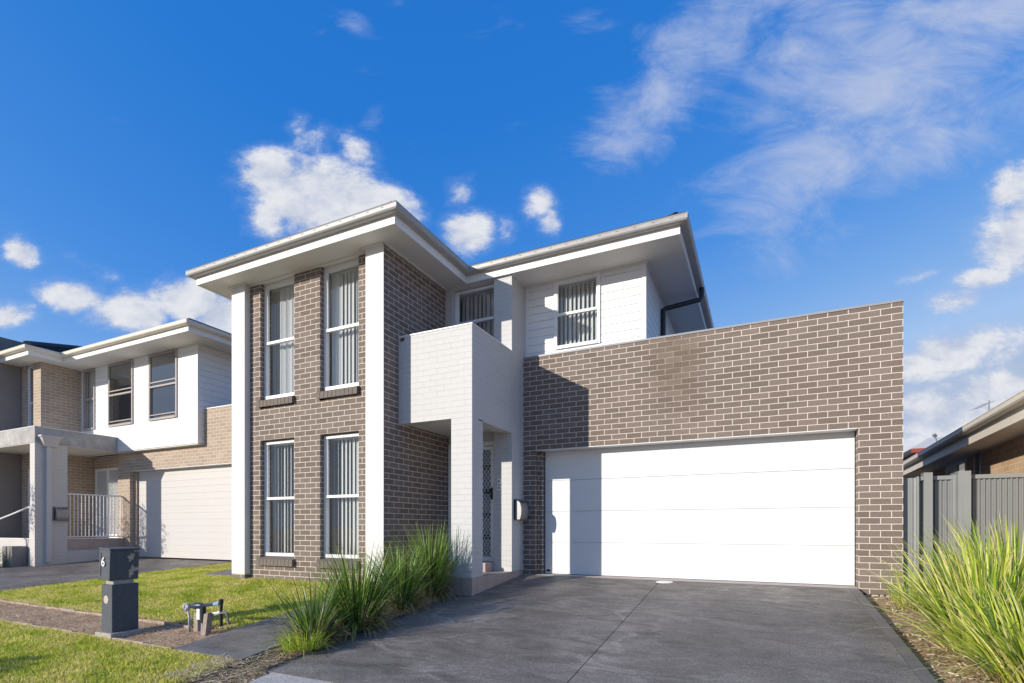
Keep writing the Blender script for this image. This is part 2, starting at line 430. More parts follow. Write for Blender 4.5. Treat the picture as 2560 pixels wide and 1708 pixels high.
# ------------------------------------------------------------------ paving
def slab_strip(mb, x0, x1, yz, th, mi=0):
    """strip between x0,x1 following the list of (y, z) top points, with thickness"""
    for (ya, za), (yb, zb) in zip(yz, yz[1:]):
        mb.face([(x0,ya,za),(x1,ya,za),(x1,yb,zb),(x0,yb,zb)], mi)
        mb.face([(x1,ya,za-th),(x1,yb,zb-th),(x1,yb,zb),(x1,ya,za)], mi)
        mb.face([(x0,yb,zb-th),(x0,ya,za-th),(x0,ya,za),(x0,yb,zb)], mi)
    (ya, za), (yb, zb) = yz[0], yz[-1]
    mb.face([(x0,ya,za-th),(x1,ya,za-th),(x1,ya,za),(x0,ya,za)], mi)
    mb.face([(x1,yb,zb-th),(x0,yb,zb-th),(x0,yb,zb),(x1,yb,zb)], mi)
drv = MB()
YD = [(y, z_drive(y)) for y in (-5.05,-4,-3,-2,-1,-.3,-.06)]
slab_strip(drv, -3.98, -1.387, YD, .16, 0); slab_strip(drv, -1.379, 1.095, YD, .16, 0)
slab_strip(drv, -4.09, -3.98, [(y, z) for y, z in YD if y <= -.9], .16, 1); slab_strip(drv, 1.098, 1.20, YD, .16, 1)
jt = [(y, z-.012) for y, z in YD]
slab_strip(drv, -1.387, -1.379, jt, .1, 2)
tag(drv.build('driveway', [M['drive'], M['drive_edge'], M['joint']]), kind='structure')
cr = MB(); YC = [(y, z_drive(y)-.004) for y in (-7.4,-6.5,-5.8,-5.054)]
slab_strip(cr, -3.96, -1.5, YC, .14); slab_strip(cr, -1.49, 1.35, YC, .14)
tag(cr.build('footpath', M['conc']), kind='structure')
pth = MB()
YP = [(y, z_lawn(-5, y)+.014) for y in (-5.10,-4.6,-4.,-3.3,-2.7)]
slab_strip(pth, -5.20, -4.42, [(y, z) for y, z in ((YP[0][0]+.11, YP[0][1]+.012),) ] + YP[1:], .08, 0)
slab_strip(pth, -5.31, -5.20, YP, .08, 1); slab_strip(pth, -4.42, -4.31, YP, .08, 1)
slab_strip(pth, -5.20, -4.42, [YP[0], (YP[0][0]+.11, YP[0][1]+.0125)], .08, 1)
tag(pth.build('garden_path', [M['drive'], M['drive_edge']]), kind='structure')
sp = MB(); slab_strip(sp, -9.45, -8.47, [(y, z_lawn(-8.9, y)+.02) for y in (-1.98,-1.2,0,2.,6.)], .08, 0)
tag(sp.build('side_path', M['drive_edge']), kind='structure')
nd = MB()
YN = [(y, z_lawn(-12.0, y)+.012) for y in (-6.4,-5.,-4.,-3.,-2.,-1.,0.,.34)]
slab_strip(nd, -18.6, -11.93, YN, .1, 0)
tag(nd.build('neighbour_driveway', [M['drive']]), kind='structure')
ap = MB(); ap.box(-3.50, 1.20, -.058, .225, -.12, -.021)
tag(ap.build('threshold_strip', paint('pinkish_concrete', (.46,.41,.38), .8, .12, 8.)), kind='structure')
rd = MB(); rd.face([(-300,-19,-.86),(300,-19,-.86),(300,-11,-.86),(-300,-11,-.86)])
# road lies on the flat ground behind the camera
for i, v in enumerate(rd.v): rd.v[i] = (v[0], v[1], -.80)
tag(rd.build('road', paint('asphalt', (.05,.05,.052), .85, .2, 8.)), kind='structure')

dr = MB()
zc0 = z_drive(-.21)+.004
ring = [(-1.30 + .125*math.cos(a), -.21 + .075*math.sin(a)) for a in np.linspace(0, 2*math.pi, 24, endpoint=False)]
dr.face([(x, y, z_drive(y)+.008) for x, y in ring])
for i in range(24):
    a, b = ring[i], ring[(i+1)%24]
    dr.face([(a[0],a[1],z_drive(a[1])-.02),(b[0],b[1],z_drive(b[1])-.02),(b[0],b[1],z_drive(b[1])+.008),(a[0],a[1],z_drive(a[1])+.008)])
tag(dr.build('drain_cover', M['plast_white']), 'small white oval drain cover set in the dark driveway by the garage door', 'drain cover')

# ------------------------------------------------------------------ windows
def window(parent, y, x0, x1, z0, z1, zt, fm, gm=None, slat=.075, ang=50, cover=None, fw=.045, depth=.07, blinds=True, seed=0, screens=False):
    """window facing -Y whose frame front is at plane y"""
    f = MB()
    f.box(x0, x0+fw, y, y+depth, z0, z1); f.box(x1-fw, x1, y, y+depth, z0, z1)
    f.box(x0+fw, x1-fw, y, y+depth, z1-fw, z1); f.box(x0+fw, x1-fw, y-.012, y+depth, z0, z0+fw*1.1)
    f.box(x0+fw, x1-fw, y+.004, y+depth-.006, zt-.022, zt+.022)
    # sash stiles of the upper light
    f.box(x0+fw, x0+fw+.018, y+.012, y+.05, zt+.022, z1-fw); f.box(x1-fw-.018, x1-fw, y+.012, y+.05, zt+.022, z1-fw)
    if screens:
        f.box(x0+fw, x1-fw, y+.01, y+.04, zt+.10, zt+.13); f.box(x0+fw, x1-fw, y+.01, y+.04, z0+.13, z0+.155)
    w = f.build('window', fm, parent)
    g = gm or M['glass']
    p = MB(); p.face([(x0+fw,y+.03,zt+.02),(x1-fw,y+.03,zt+.02),(x1-fw,y+.03,z1-fw+.002),(x0+fw,y+.03,z1-fw+.002)]); p.build('pane', g, w)
    p = MB(); p.face([(x0+fw,y+.046,z0+fw),(x1-fw,y+.046,z0+fw),(x1-fw,y+.046,zt-.02),(x0+fw,y+.046,zt-.02)]); p.build('pane', g, w)
    if blinds:
        rr = random.Random(seed); b = MB()
        x = x0 + fw + .03
        i = 0
        while x < x1 - fw - .02:
            a = R(ang + rr.uniform(-9, 9)) if cover is None else R(cover(i, x) + rr.uniform(-5, 5))
            hw = .042; dx, dy = math.cos(a)*hw, math.sin(a)*hw; yc = y + .16
            pts = [(x-dx, yc-dy), (x, yc+.004), (x+dx, yc+dy)]
            for (ax, ay), (bx, by) in zip(pts, pts[1:]):
                b.face([(ax,ay,z0+.03),(bx,by,z0+.03),(bx,by,z1-.05),(ax,ay,z1-.05)])
            x += slat; i += 1
        b.box(x0+.01, x1-.01, y+.12, y+.20, z1-.05, z1-.015)
        b.build('blind', M['blind'], w)
    return w

def boards(mb, axis, p, u0, u1, v0, v1, pitch, vref, holes=(), sign=-1, t=.016, gap=.009):
    """weatherboards as real laps: boards proud of a recessed backing; axis 'y' faces -Y, axis 'x' faces +X"""
    k = math.floor((v0 - vref)/pitch)
    z = vref + k*pitch
    while z < v1:
        a, b = max(z + gap, v0), min(z + pitch, v1)
        if b - a > .004:
            segs = [(u0, u1)]
            cuts = sorted({a, b, *[min(max(h[i], a), b) for h in holes for i in (2, 3)]})
            for c, d in zip(cuts, cuts[1:]):
                if d - c < .003: continue
                segs = [(u0, u1)]
                for h in holes:
                    if h[2] < (c+d)/2 < h[3]:
                        ns = []
                        for s0, s1 in segs:
                            if h[1] <= s0 or h[0] >= s1: ns.append((s0, s1)); continue
                            if h[0] > s0: ns.append((s0, h[0]))
                            if h[1] < s1: ns.append((h[1], s1))
                        segs = ns
                for s0, s1 in segs:
                    if axis == 'y': mb.box(s0, s1, p, p+t, c, d)
                    else: mb.box(p-t, p, s0, s1, c, d)
        z += pitch

# ------------------------------------------------------------------ the main house
ZS = 5.049                      # soffit height
house = thing('brick_house', (-3.4, 1., 0), 'two storey house of dark brick and white cladding with a wide white garage door', 'house')
TU, TV = 8.12, -3.698 + .0866*60          # brick phase
# tower front
tw = MB(pu=TU + .242*4, pv=TV, pus=2.152 + .121 + .242*20)
winL, winR = (-7.862, -7.045), (-6.462, -5.65)
holes = []
for a, b in (winL, winR): holes += [(a, b, .17, 2.31), (a, b, 2.86, 5.2)]
tw.wall('y', -2.047, -1.83, -8.13, -5.38, -.4, ZS+.03, holes)
tw.wall('x', -5.30, -5.072, -2.150, -.38, -.4, ZS+.03)
tw.wall('x', -8.40, -8.20, -1.9, 9.5, -.4, ZS+.03)
tw.wall('y', 9.3, 9.5, -8.19, -1.7, -.4, ZS+.03)
tw.build('brick_wall', M['brick'], house)
for x0, x1, y1 in ((-8.454, -8.12, -1.78), (-5.417, -5.0735, -2.1505)):
    cmb = MB(pu=x0*-1 + .242*3, pv=TV, pus=2.157+.242*3)
    cmb.box(x0, x1, -2.157, y1, -.018, ZS+.03)
    c = cmb.build('column', M['white_brick'], house)
    bmb = MB(pu=-x0+.121, pv=TV); bmb.box(x0+.004, x1-.004, -2.153, y1-.002, -.4, -.0185); bmb.build('column_foot', M['brick'], c)
# brick sills
for wi, (a, b) in enumerate((winL, winR)):
    for z0, z1 in ((.14, .30), (2.875, 3.035)):
        s = MB(); n = 10; wd = (b - a + .05)/n
        for i in range(n):
            xa = a - .03 + i*wd
            s.prism_x([(-2.107, z0), (-1.95, z0+.045), (-1.95, z1+.002), (-2.107, z0+.112)][::1], xa+.004, xa+wd-.004, 0)
        s.prism_x([(-2.098, z0+.006), (-1.95, z0+.05), (-1.95, z1-.006), (-2.098, z0+.106)], a-.025, b+.015, 1)
        s.build('window_sill', [paint('sill_brick', (.175,.145,.125), .85, .2, 20., .002, 90), paint('sill_mortar', (.58,.51,.45), .9)], house)
YW = -1.965
sparse = lambda base: (lambda i, x: base)
window(house, YW, winL[0], winL[1], .30, 2.295, 1.30, M['frame'], cover=lambda i, x: (-16, -48, -40, -26, -50, -28, -44, -18, -34)[i % 9], slat=.078, seed=3, fw=.05)
window(house, YW, winR[0], winR[1], .30, 2.295, 1.30, M['frame'], cover=lambda i, x: (-46, -48, -26, -20, -24, -18, -22, -26, -44)[i % 9], slat=.082, seed=4, fw=.05)
window(house, YW, winL[0], winL[1], 3.035, 5.03, 4.02, M['frame'], cover=lambda i, x: (-44, -40, -24, 20, -38, 24, -20, 26, -36, -16)[i % 10], slat=.066, seed=5, fw=.05)
window(house, YW, winR[0], winR[1], 3.035, 5.03, 4.02, M['frame'], cover=lambda i, x: (28, 26, -28, -18, -16, -20, -40, 26, 28)[i % 9], slat=.078, seed=6, fw=.05)
for (a, b) in (winL, winR):     # head packers above the upper windows
    MB().box(a, b, YW+.001, YW+.06, 5.031, ZS+.02).build('window_head', M['trim'], house)
# entry: door wall, blade wall, balcony and post
ew = MB(pu=.1, pv=TV)
ew.wall('y', -.36, -.22, -5.072, -4.09, 2.29, ZS+.03, [(-4.93, -4.092, 2.95, 5.02)])
ew.wall('y', -.462, -.361, -5.071, -4.93, 2.45, ZS+.02)
ew.build('entry_wall', M['pale_brick'], house)
window(house, -.352, -4.929, -4.092, 2.96, 5.01, 4.44, M['frame'], ang=-20, slat=.085, seed=8, fw=.045)
bl = MB(pu=4.095, pv=TV, pus=.462+.121)
bl.box(-4.095, -3.755, -.462, .088, -.1, ZS+.03)
bl.build('blade_wall', M['pale_brick'], house)
bc = MB(pu=4.11, pv=TV, pus=1.801+.121)
bc.wall('y', -1.801, -1.60, -5.071, -3.7555, 2.40, 3.745)
bc.wall('x', -3.95, -3.7555, -1.5995, -.4625, 2.385, 3.745)
bal = bc.build('balcony', M['pale_brick'], house)
MB().box(-5.07, -3.951, -1.599, -.364, 2.43, 2.60).build('balcony_floor', M['soffit'], bal)
cap = MB(); cap.box(-5.068, -3.745, -1.811, -1.595, 3.7455, 3.762); cap.box(-3.955, -3.745, -1.5945, -.4635, 3.7455, 3.762)
cap.build('capping', M['trim'], bal)
po = MB(pu=4.11, pv=TV, pus=1.801+.121); po.box(-4.109, -3.7555, -1.801, -1.477, .06, 2.3995); po.build('porch_post', M['pale_brick'], house)
st = MB()
rs = random.Random(5); bx, bz = -5.0, 3.70
blob = [(bx + .05*math.cos(a)*rs.uniform(.6, 1.2), -1.8025, bz + .035*math.sin(a)*rs.uniform(.6, 1.2)) for a in np.linspace(0, 2*math.pi, 14, endpoint=False)]
st.face(blob); st.build('rust_stain', paint('rust', (.12,.085,.07), .9, .4, 60.), bal)
# porch floor with tiled edge
pf = MB(); pf.box(-5.07, -3.757, -1.80, -.365, -.35, .052); pf.box(-5.07, -4.096, -.75, -.365, .053, .20)
porch = pf.build('porch_floor', M['tile_pink'], house)
tl = MB()
for ya, yb in ((-1.80,-1.48),(-1.475,-1.06),(-1.055,-.64),(-.635,-.22),(-.215,-.02)):
    tl.box(-3.7565, -3.745, ya, yb, -.3, .056)
for xa, xb in ((-4.11,-3.93),(-3.925,-3.746),(-4.56,-4.115),(-5.0,-4.565)): tl.box(xa, xb, -1.812, -1.8005, -.35, .056)
for xa, xb in ((-5.05,-4.6),(-4.595,-4.36),(-4.355,-4.10)): tl.box(xa, xb, -.762, -.7505, .0535, .202)
tl.box(-5.06, -3.746, -1.8, -.767, .0525, .0585); tl.box(-5.06, -4.097, -.749, -.37, .2005, .2065)
tl.build('edge_tile', M['tile_pink'], porch)
# front door with security screen
fd = MB(); X0, X1, Z0, Z1 = -5.06, -4.10, .2, 2.285
fd.box(X0, X0+.07, -.385, -.30, Z0, Z1); fd.box(X1-.05, X1, -.385, -.30, Z0, Z1); fd.box(X0+.07, X1-.05, -.385, -.30, Z1-.07, Z1)
dmesh = fd.build('front_door', M['frame'], house)
sc = MB(); a0, a1, b0, b1 = X0+.08, X1-.055, Z0+.012, Z1-.08
sc.box(a0, a0+.06, -.378, -.345, b0, b1); sc.box(a1-.045, a1, -.378, -.345, b0, b1)
sc.box(a0+.06, a1-.045, -.378, -.345, b1-.06, b1); sc.box(a0+.06, a1-.045, -.378, -.345, b0, b0+.075)
sc.build('screen_frame', M['frame'], dmesh)
def grille(mb, x0, x1, z0, z1, y, sx, sz, w):
    """diamond grille of flat bars clipped to a rectangle (kept as real bars)"""
    n = int((x1-x0)/sx + (z1-z0)/sz) + 3
    for sgn in (1, -1):
        for k in range(-n, n+1):
            # line: (x-x0)/sx + sgn*(z-z0)/sz = k
            pts = []
            for xx in (x0, x1):
                zz = z0 + sgn*(k - (xx-x0)/sx)*sz
                if z0 <= zz <= z1: pts.append((xx, zz))
            for zz in (z0, z1):
                xx = x0 + (k - sgn*(zz-z0)/sz)*sx
                if x0 < xx < x1: pts.append((xx, zz))
            if len(pts) >= 2 and math.hypot(pts[0][0]-pts[1][0], pts[0][1]-pts[1][1]) > .02:
                off = .0015*sgn
                mb.bar((pts[0][0], y+off, pts[0][1]), (pts[1][0], y+off, pts[1][1]), w, .006)
g = MB(); grille(g, a0+.06, a1-.045, b0+.075, b1-.06, -.362, .066, .105, .011); g.build('grille', M['frame'], dmesh)
lf = MB(); lf.box(X0+.072, X1-.052, -.325, -.305, Z0+.005, Z1-.072); lf.build('door_leaf', paint('blue_grey_door', (.20,.225,.27), .4), dmesh)
pn = MB()
for zc in (.62, 1.0, 1.42, 1.84):
    MB().box(X0+.16, X1-.13, -.328, -.3255, zc-.03, zc+.05).build('door_glass', M['black'], dmesh)
hd = MB(); hd.box(-4.19, -4.16, -.40, -.378, 1.28, 1.48); hd.bar((-4.175,-.41,1.40), (-4.30,-.41,1.395), .022); hd.box(-4.18,-4.165,-.415,-.40,1.385,1.41)
hd.build('door_handle', M['black'], dmesh)
for zc, h in ((1.576, .05), (1.463, .045)):
    ip = MB(); ip.box(-4.03, -3.965, -.476, -.4625, zc-h, zc+h); q = ip.build('intercom_plate', M['plast_white'], house, bevel=.004)
    MB().box(-4.005, -3.985, -.48, -.4765, zc-.012, zc+.018).build('button', M['black'], q)
# garage
GU = -1.46 + .242*40
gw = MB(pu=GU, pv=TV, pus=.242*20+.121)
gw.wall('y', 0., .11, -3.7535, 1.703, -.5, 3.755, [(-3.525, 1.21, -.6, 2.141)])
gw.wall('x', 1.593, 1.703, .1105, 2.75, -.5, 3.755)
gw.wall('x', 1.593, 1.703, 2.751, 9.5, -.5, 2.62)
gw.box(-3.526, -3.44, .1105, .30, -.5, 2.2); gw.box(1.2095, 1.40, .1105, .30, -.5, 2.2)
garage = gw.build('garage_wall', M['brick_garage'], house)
cpg = MB(); cpg.box(-3.752, 1.712, -.010, .125, 3.7555, 3.785); cpg.box(1.585, 1.712, .1255, 2.76, 3.7555, 3.785)
cpg.build('capping', paint('zinc_capping', (.30,.305,.32), .35, .05), garage)
MB().box(-3.52, 1.205, -.0035, .225, 2.131, 2.1405).build('lintel', M['trim'], garage)
wv = MB()
for xa in (1.28, 1.345, 1.44, 1.505):
    MB().tube([(xa, -.001, -.108), (xa, -.003, -.108)], .013, 12).build('weep_hole', M['black'], garage)
MB().box(-3.5, 1.59, .26, 6., 2.30, 2.34).build('garage_roof', M['room'], garage)
gd = MB()
zl = [-.019, .537, 1.076, 1.618, 2.20]
for a, b in zip(zl, zl[1:]):
    gd.box(-3.438, 1.2085, .235, .265, a+.0045, b-.0045)
gd.box(-3.438, 1.2085, .252, .262, zl[0], zl[-1])
gdo = gd.build('garage_door', M['door_white'], house)
MB().box(-3.438, 1.2085, .238, .258, -.0215, -.0125).build('door_seal', M['black'], gdo)
MB().box(-3.4385, -3.428, .222, .2345, -.02, 2.13).build('door_track', M['black'], gdo); MB().box(1.199, 1.209, .222, .2345, -.02, 2.13).build('door_track', M['black'], gdo)
bd = MB(); ringb = [(-3.37+.045*math.cos(a), .2335, .035+.022*math.sin(a)) for a in np.linspace(0, 2*math.pi, 16, endpoint=False)]
bd.face(ringb); bd.build('maker_badge', M['gutter_dark'], gdo)
# upper cladding
CW = (-3.204, -2.388, 3.866, 5.04)
cl = MB()
cl.wall('y', .112, .20, -3.752, -1.662, 3.6, ZS+.02, [(CW[0]+.01, CW[1]-.01, CW[2]+.01, CW[3]+.1)])
cl.wall('x', -1.76, -1.6565, .2005, 9.4, 2.2, ZS+.02)
boards(cl, 'y', .10, -3.70, -1.70, 3.76, ZS, .135, 3.869, [CW])
boards(cl, 'x', -1.64, .13, 9.3, 2.3, ZS, .135, 3.869)
cladding = cl.build('cladding', M['clad'], house)
MB().box(-3.7525, -3.70, .089, .118, 3.757, ZS).build('corner_trim', M['trim'], cladding); MB().box(-1.70, -1.636, .094, .13, 3.757, ZS).build('corner_trim', M['trim'], cladding)
window(house, .075, CW[0], CW[1], CW[2], CW[3]-.01, 4.457, M['frame'], ang=-42, slat=.078, seed=11, fw=.05)
# eaves
PATH = [(-8.914, 9.9), (-8.914, -2.495), (-4.60, -2.495), (-4.60, -.515), (-1.034, -.515), (-1.034, 9.9)]
sf = MB()
sf.box(-8.91, -4.605, -2.49, -.511, ZS+.004, ZS+.02); sf.box(-8.91, -1.04, -.5105, 9.9, ZS+.004, ZS+.02)
# thin cover battens against the walls and sheet joints
for q in ((-8.12,-5.38,-2.085,-2.049),): sf.box(q[0], q[1], q[2], q[3], ZS-.018, ZS+.003)
sf.box(-5.07, -5.035, -2.19, -.36, ZS-.02, ZS+.003); sf.box(-5.45, -5.036, -2.195, -2.159, ZS-.02, ZS+.003); sf.box(-8.49,-8.08,-2.195,-2.159,ZS-.02,ZS+.003)
sf.box(-3.753, -1.64, .06, .099, ZS-.02, ZS+.003); sf.box(-1.638, -1.60, .06, 9.4, ZS-.02, ZS+.003)
sf.box(-1.95, -1.946, -.51, .059, ZS+.001, ZS+.0035)
sf.build('soffit', M['soffit'], house)
fa = MB(); fa.sweep([(-.022, ZS-.006), (0, ZS-.006), (0, 5.235), (-.022, 5.235)], PATH)
fa.build('fascia', M['trim'], house)
gt = MB()
GP = [(.001, 5.168), (.07, 5.166), (.10, 5.176), (.116, 5.196), (.118, 5.25), (.124, 5.256), (.120, 5.266), (.09, 5.266), (.088, 5.215), (.001, 5.215)]
gt.sweep(GP, PATH)
def slots(mb, a, b, out, z, n, mi):
    a = Vector(a); b = Vector(b)
    for i in range(n):
        p = a.lerp(b, (i+.5)/n); t = (b-a).normalized()
        mb.obox((p.x+out[0], p.y+out[1], z), (t.x*.022, t.y*.022, 0), (out[0]*.012, out[1]*.012, 0), (0, 0, .003), mi)
slots(gt, (-8.9, -2.495, 0), (-4.6, -2.495, 0), (0, -.1175), 5.232, 17, 1)
slots(gt, (-4.45, -.515, 0), (-1.0, -.515, 0), (0, -.1175), 5.232, 13, 1)
gt.build('gutter', [M['gutter'], M['slot']], house)
def hip_roof(mb, x0, x1, y0, y1, z, pitch):
    h = (x1-x0)/2; t = math.tan(R(pitch)); xm = (x0+x1)/2; zr = z + h*t
    a, b = (xm, y0+h, zr), (xm, max(y1-h, y0+h+.01), zr)
    A, B, C, D = (x0,y0,z), (x1,y0,z), (x1,y1,z), (x0,y1,z)
    mb.face([A, B, a]); mb.face([B, C, b, a]); mb.face([C, D, b]); mb.face([D, A, a, b]); mb.face([D, C, B, A])
    mb.box(x0, x1, y0, y1, z-.028, z-.001)
    for p, q in ((A, a), (B, a), (a, b)):
        p = Vector(p); q = Vector(q); u = (q-p).normalized(); mb.tube([p+u*.22-Vector((0,0,.015)), q], .07, 8)
rf = MB(); hip_roof(rf, -9.0, -.945, -.603, 9.95, 5.296, 20); hip_roof(rf, -8.998, -4.515, -2.585, 6.0, 5.295, 20)
rf.build('roof', M['roof'], house)
dp = MB()
dp.tube([(-.95, 1.70, 5.17), (-.95, 1.74, 5.02), (-.98, 1.73, 4.97), (-1.55, 1.52, 4.83), (-1.595, 1.50, 4.80), (-1.595, 1.50, 4.72), (-1.595, 1.50, 2.6)], .045, 10)
dp.build('downpipe', M['gutter_dark'], house, smooth=True)
MB().box(-8.56, -8.46, -1.75, -1.45, 4.72, 4.95).build('rain_head', M['trim'], house)
iw = MB(); iw.box(-8.198, -8.185, -1.825, -.201, -.3, ZS); iw.box(-5.315, -5.302, -1.825, -.201, -.3, ZS); iw.box(-8.18, -5.32, -.2, -.15, -.3, ZS); iw.box(-8.18, -5.32, -1.82, -.205, 2.42, 2.75); iw.box(-5.0, -1.8, 2.2, 2.25, 2.4, ZS)
iw.box(-5.05, -3.9, 1.2, 1.25, 2.4, ZS)
iw.build('interior_wall', M['room'], house)

# house letterbox on the blade wall
def wall_letterbox(x, y0, y1, zt, label, mirror=False):
    o = thing('wall_letterbox', (x, (y0+y1)/2, zt-.36), label, 'letterbox')
    bk = MB(); bk.box(x+.0005, x+.024, y0-.006, y1+.006, zt-.35, zt); bk.build('back_plate', M['black'], o)
    prof = [(x+.0245, zt-.345)]
    prof += [(x+.105, zt-.345)]
    for t in np.linspace(0, 1, 10):
        a = -.85 + t*1.75
        prof.append((x+.012+.122*math.cos(a*.78+.0), zt-.20+.19*math.sin(a*.95)))
    prof.append((x+.03, zt-.005)); prof.append((x+.0245, zt-.005))
    bd = MB(); bd.prism_y(prof, y0, y1); bd.build('box_body', M['steel'], o)
    ho = MB()
    for k in range(4):
        yy = y0 + .07 + k*(y1-y0-.14)/3
        c = Vector((x+.0965, yy, zt-.047)); 
        MB().tube([c, c + Vector((.004,0,.003))], .014, 10).build('viewing_hole', M['black'], o)
    return o
wall_letterbox(-3.755, -.375, -.07, 1.275, 'curved stainless steel letterbox fixed to the white wall beside the white garage door')
# ------------------------------------------------------------------ masonry letterbox with the number 6
pl = thing('pillar_letterbox', (-6.57, -4.92, -.43), 'charcoal masonry pillar letterbox with white number 6 and chipped corner', 'letterbox')
MB().box(-6.72, -6.405, -5.10, -4.76, -.52, -.375).build('footing', M['chip'], pl, bevel=.008)
lo = MB(); lo.box(-6.672, -6.462, -5.06, -4.785, -.375, .155); lob = lo.build('lower_block', M['dk_block'], pl, bevel=.008)
lo2 = MB(); lo2.box(-6.64, -6.495, -5.03, -4.82, .155, .205); lo2.build('mortar_joint', M['chip'], pl)
up = MB()
cx, cy, rz = -6.59, -4.93, R(-2.5)
def ublk(x0, x1, y0, y1, z0, z1, mi=0, tilt=R(-3.2)):
    c = Vector(((x0+x1)/2, (y0+y1)/2, (z0+z1)/2))
    ax = Vector((math.cos(tilt), 0, -math.sin(tilt)*-1)); az = Vector((-math.sin(tilt)*1, 0, math.cos(tilt)))
    ax = Vector((math.cos(tilt), 0, math.sin(tilt))); az = Vector((-math.sin(tilt), 0, math.cos(tilt)))
    piv = Vector((cx, cy, .21)); d = c - piv
    c2 = piv + ax*d.x + Vector((0, 1, 0))*d.y + az*d.z
    return c2, ax, az
def ubox(mb, x0, x1, y0, y1, z0, z1, mi=0):
    c, ax, az = ublk(x0, x1, y0, y1, z0, z1)
    mb.obox(c, ax*(x1-x0)/2, (0, (y1-y0)/2, 0), az*(z1-z0)/2, mi)
    return mb
upb = ubox(MB(), -6.70, -6.485, -5.075, -4.775, .205, .54).build('upper_block', M['dk_block'], pl, bevel=.008)
ubox(MB(), -6.705, -6.48, -5.08, -4.77, .5405, .562).build('cap', M['dk_block'], pl, bevel=.006)
ubox(MB(), -6.664, -6.648, -5.078, -5.0745, .25, .505).build('slot', M['black'], upb)
# chips of bare cement on the side face
def patch(mb, plane_x, cyv, czv, ry, rz_, seed, n=30):
    rr = random.Random(seed); pts = []
    ph = [rr.uniform(0, 6.28) for _ in range(3)]
    for a in np.linspace(0, 2*math.pi, n, endpoint=False):
        k = .72 + .24*math.sin(2*a+ph[0]) + .16*math.sin(5*a+ph[1]) + .09*math.sin(9*a+ph[2]) + rr.uniform(-.06, .06); yy, zz = cyv + ry*k*math.cos(a), czv + rz_*k*math.sin(a)
        c, ax, az = ublk(plane_x, plane_x, yy, yy, zz, zz); pts.append(c)
    mb.face(pts)
pc = MB()
patch(pc, -6.4835, -4.86, .46, .035, .07, 1); patch(pc, -6.483, -4.85, .30, .045, .075, 2); patch(pc, -6.4828, -4.81, .32, .04, .04, 3); patch(pc, -6.4832, -4.80, .53, .04, .012, 4)
pc.build('bare_patch', M['chip'], upb)
c, ax, az = ublk(-6.60, -6.60, -5.0758, -5.0758, .405, .405)
fc = bpy.data.curves.new('six', 'FONT'); fc.body = '6'; fc.size = .145; fc.extrude = .004; fc.align_x = 'CENTER'; fc.align_y = 'CENTER'; fc.offset = .002
tmp = OBJ.new('six_tmp', fc); COL.objects.link(tmp); bpy.context.view_layer.update()
me6 = bpy.data.meshes.new_from_object(tmp.evaluated_get(bpy.context.evaluated_depsgraph_get())); OBJ.remove(tmp)
me6.materials.clear(); me6.materials.append(M['plast_white'])
n6 = OBJ.new('number', me6); COL.objects.link(n6); n6.parent = upb
n6.location = Vector((c.x+.004, -5.084, c.z)) - world_loc(upb); n6.rotation_euler = (R(90), R(3.2), 0)
ci = MB(); ci.tube([(-6.573,-5.0605,-.012), (-6.573,-5.0635,-.012)], .046, 20); ci.build('round_patch', paint('cream_putty', (.50,.44,.36), .9, .1, 30.), lob)

# ------------------------------------------------------------------ water meter and stakes
wm = thing('water_meter', (-5.62, -4.55, -.38), 'water meter with dark pipes standing on two risers beside timber stakes', 'water meter')
a = MB(); a.tube([(-5.862,-4.58,-.42), (-5.862,-4.58,-.30), (-5.875,-4.57,-.24), (-5.955,-4.55,-.14)], .013, 10); a.tube([(-5.842,-4.60,-.42), (-5.84,-4.60,-.26), (-5.865,-4.58,-.22)], .009, 8); a.tube([(-5.935,-4.56,-.165), (-5.975,-4.545,-.12)], .024, 10)
a.build('riser', M['pvc'], wm, smooth=True)
a = MB(); a.tube([(-5.99,-4.55,-.125), (-5.96,-4.55,-.122)], .034, 12); a.tube([(-5.96,-4.55,-.12), (-5.90,-4.55,-.113)], .026, 12); a.box(-5.995,-5.92,-4.575,-4.54,-.092,-.082)
a.build('stop_valve', M['pvc'], wm)
a = MB(); a.tube([(-5.90,-4.55,-.113), (-5.865,-4.55,-.11)], .017, 10); a.tube([(-5.865,-4.55,-.108), (-5.84,-4.55,-.105), (-5.79,-4.55,-.10), (-5.72,-4.55,-.093), (-5.69,-4.55,-.09), (-5.66,-4.55,-.087)], [.018,.032,.041,.038,.026,.02], 14)
a.tube([(-5.66,-4.55,-.087), (-5.48,-4.55,-.06), (-5.36,-4.55,-.045)], .018, 10)
a.build('meter_body', M['meter'], wm, smooth=True)
a = MB(); a.tube([(-5.47,-4.552,-.06), (-5.38,-4.552,-.047)], .022, 10); a.build('pipe_sleeve', M['blue'], wm)
a = MB(); a.tube([(-5.36,-4.55,-.30), (-5.36,-4.55,-.0)], .017, 10); a.tube([(-5.36,-4.55,-.045), (-5.36,-4.55,.0)], .024, 10)
a.build('dark_riser', M['black'], wm); MB().tube([(-5.59,-4.60,-.09),(-5.59,-4.60,-.27)], .028, 10).build('dark_riser', M['black'], wm)
a = MB(); a.tube([(-5.592,-4.60,-.27), (-5.605,-4.60,-.44)], .02, 10); a.build('lilac_pipe', M['pvc_lilac'], wm)
a = MB(); a.box(-5.665,-5.61,-4.63,-4.612,-.235,-.115); a.build('name_tag', M['plast_white'], wm, bevel=.004)
a = MB(); a.tube([(-5.56,-4.50,-.165), (-5.385,-4.50,-.135)], .005, 8); ring = []
for k in range(18):
    t = 2*math.pi*k/18; ring.append((-5.475+.10*math.cos(t), -4.50+.05*math.sin(t), -.15+.018*math.cos(t)))
a.face(ring); a.face([(x,y,z-.02) for x,y,z in ring][::-1])
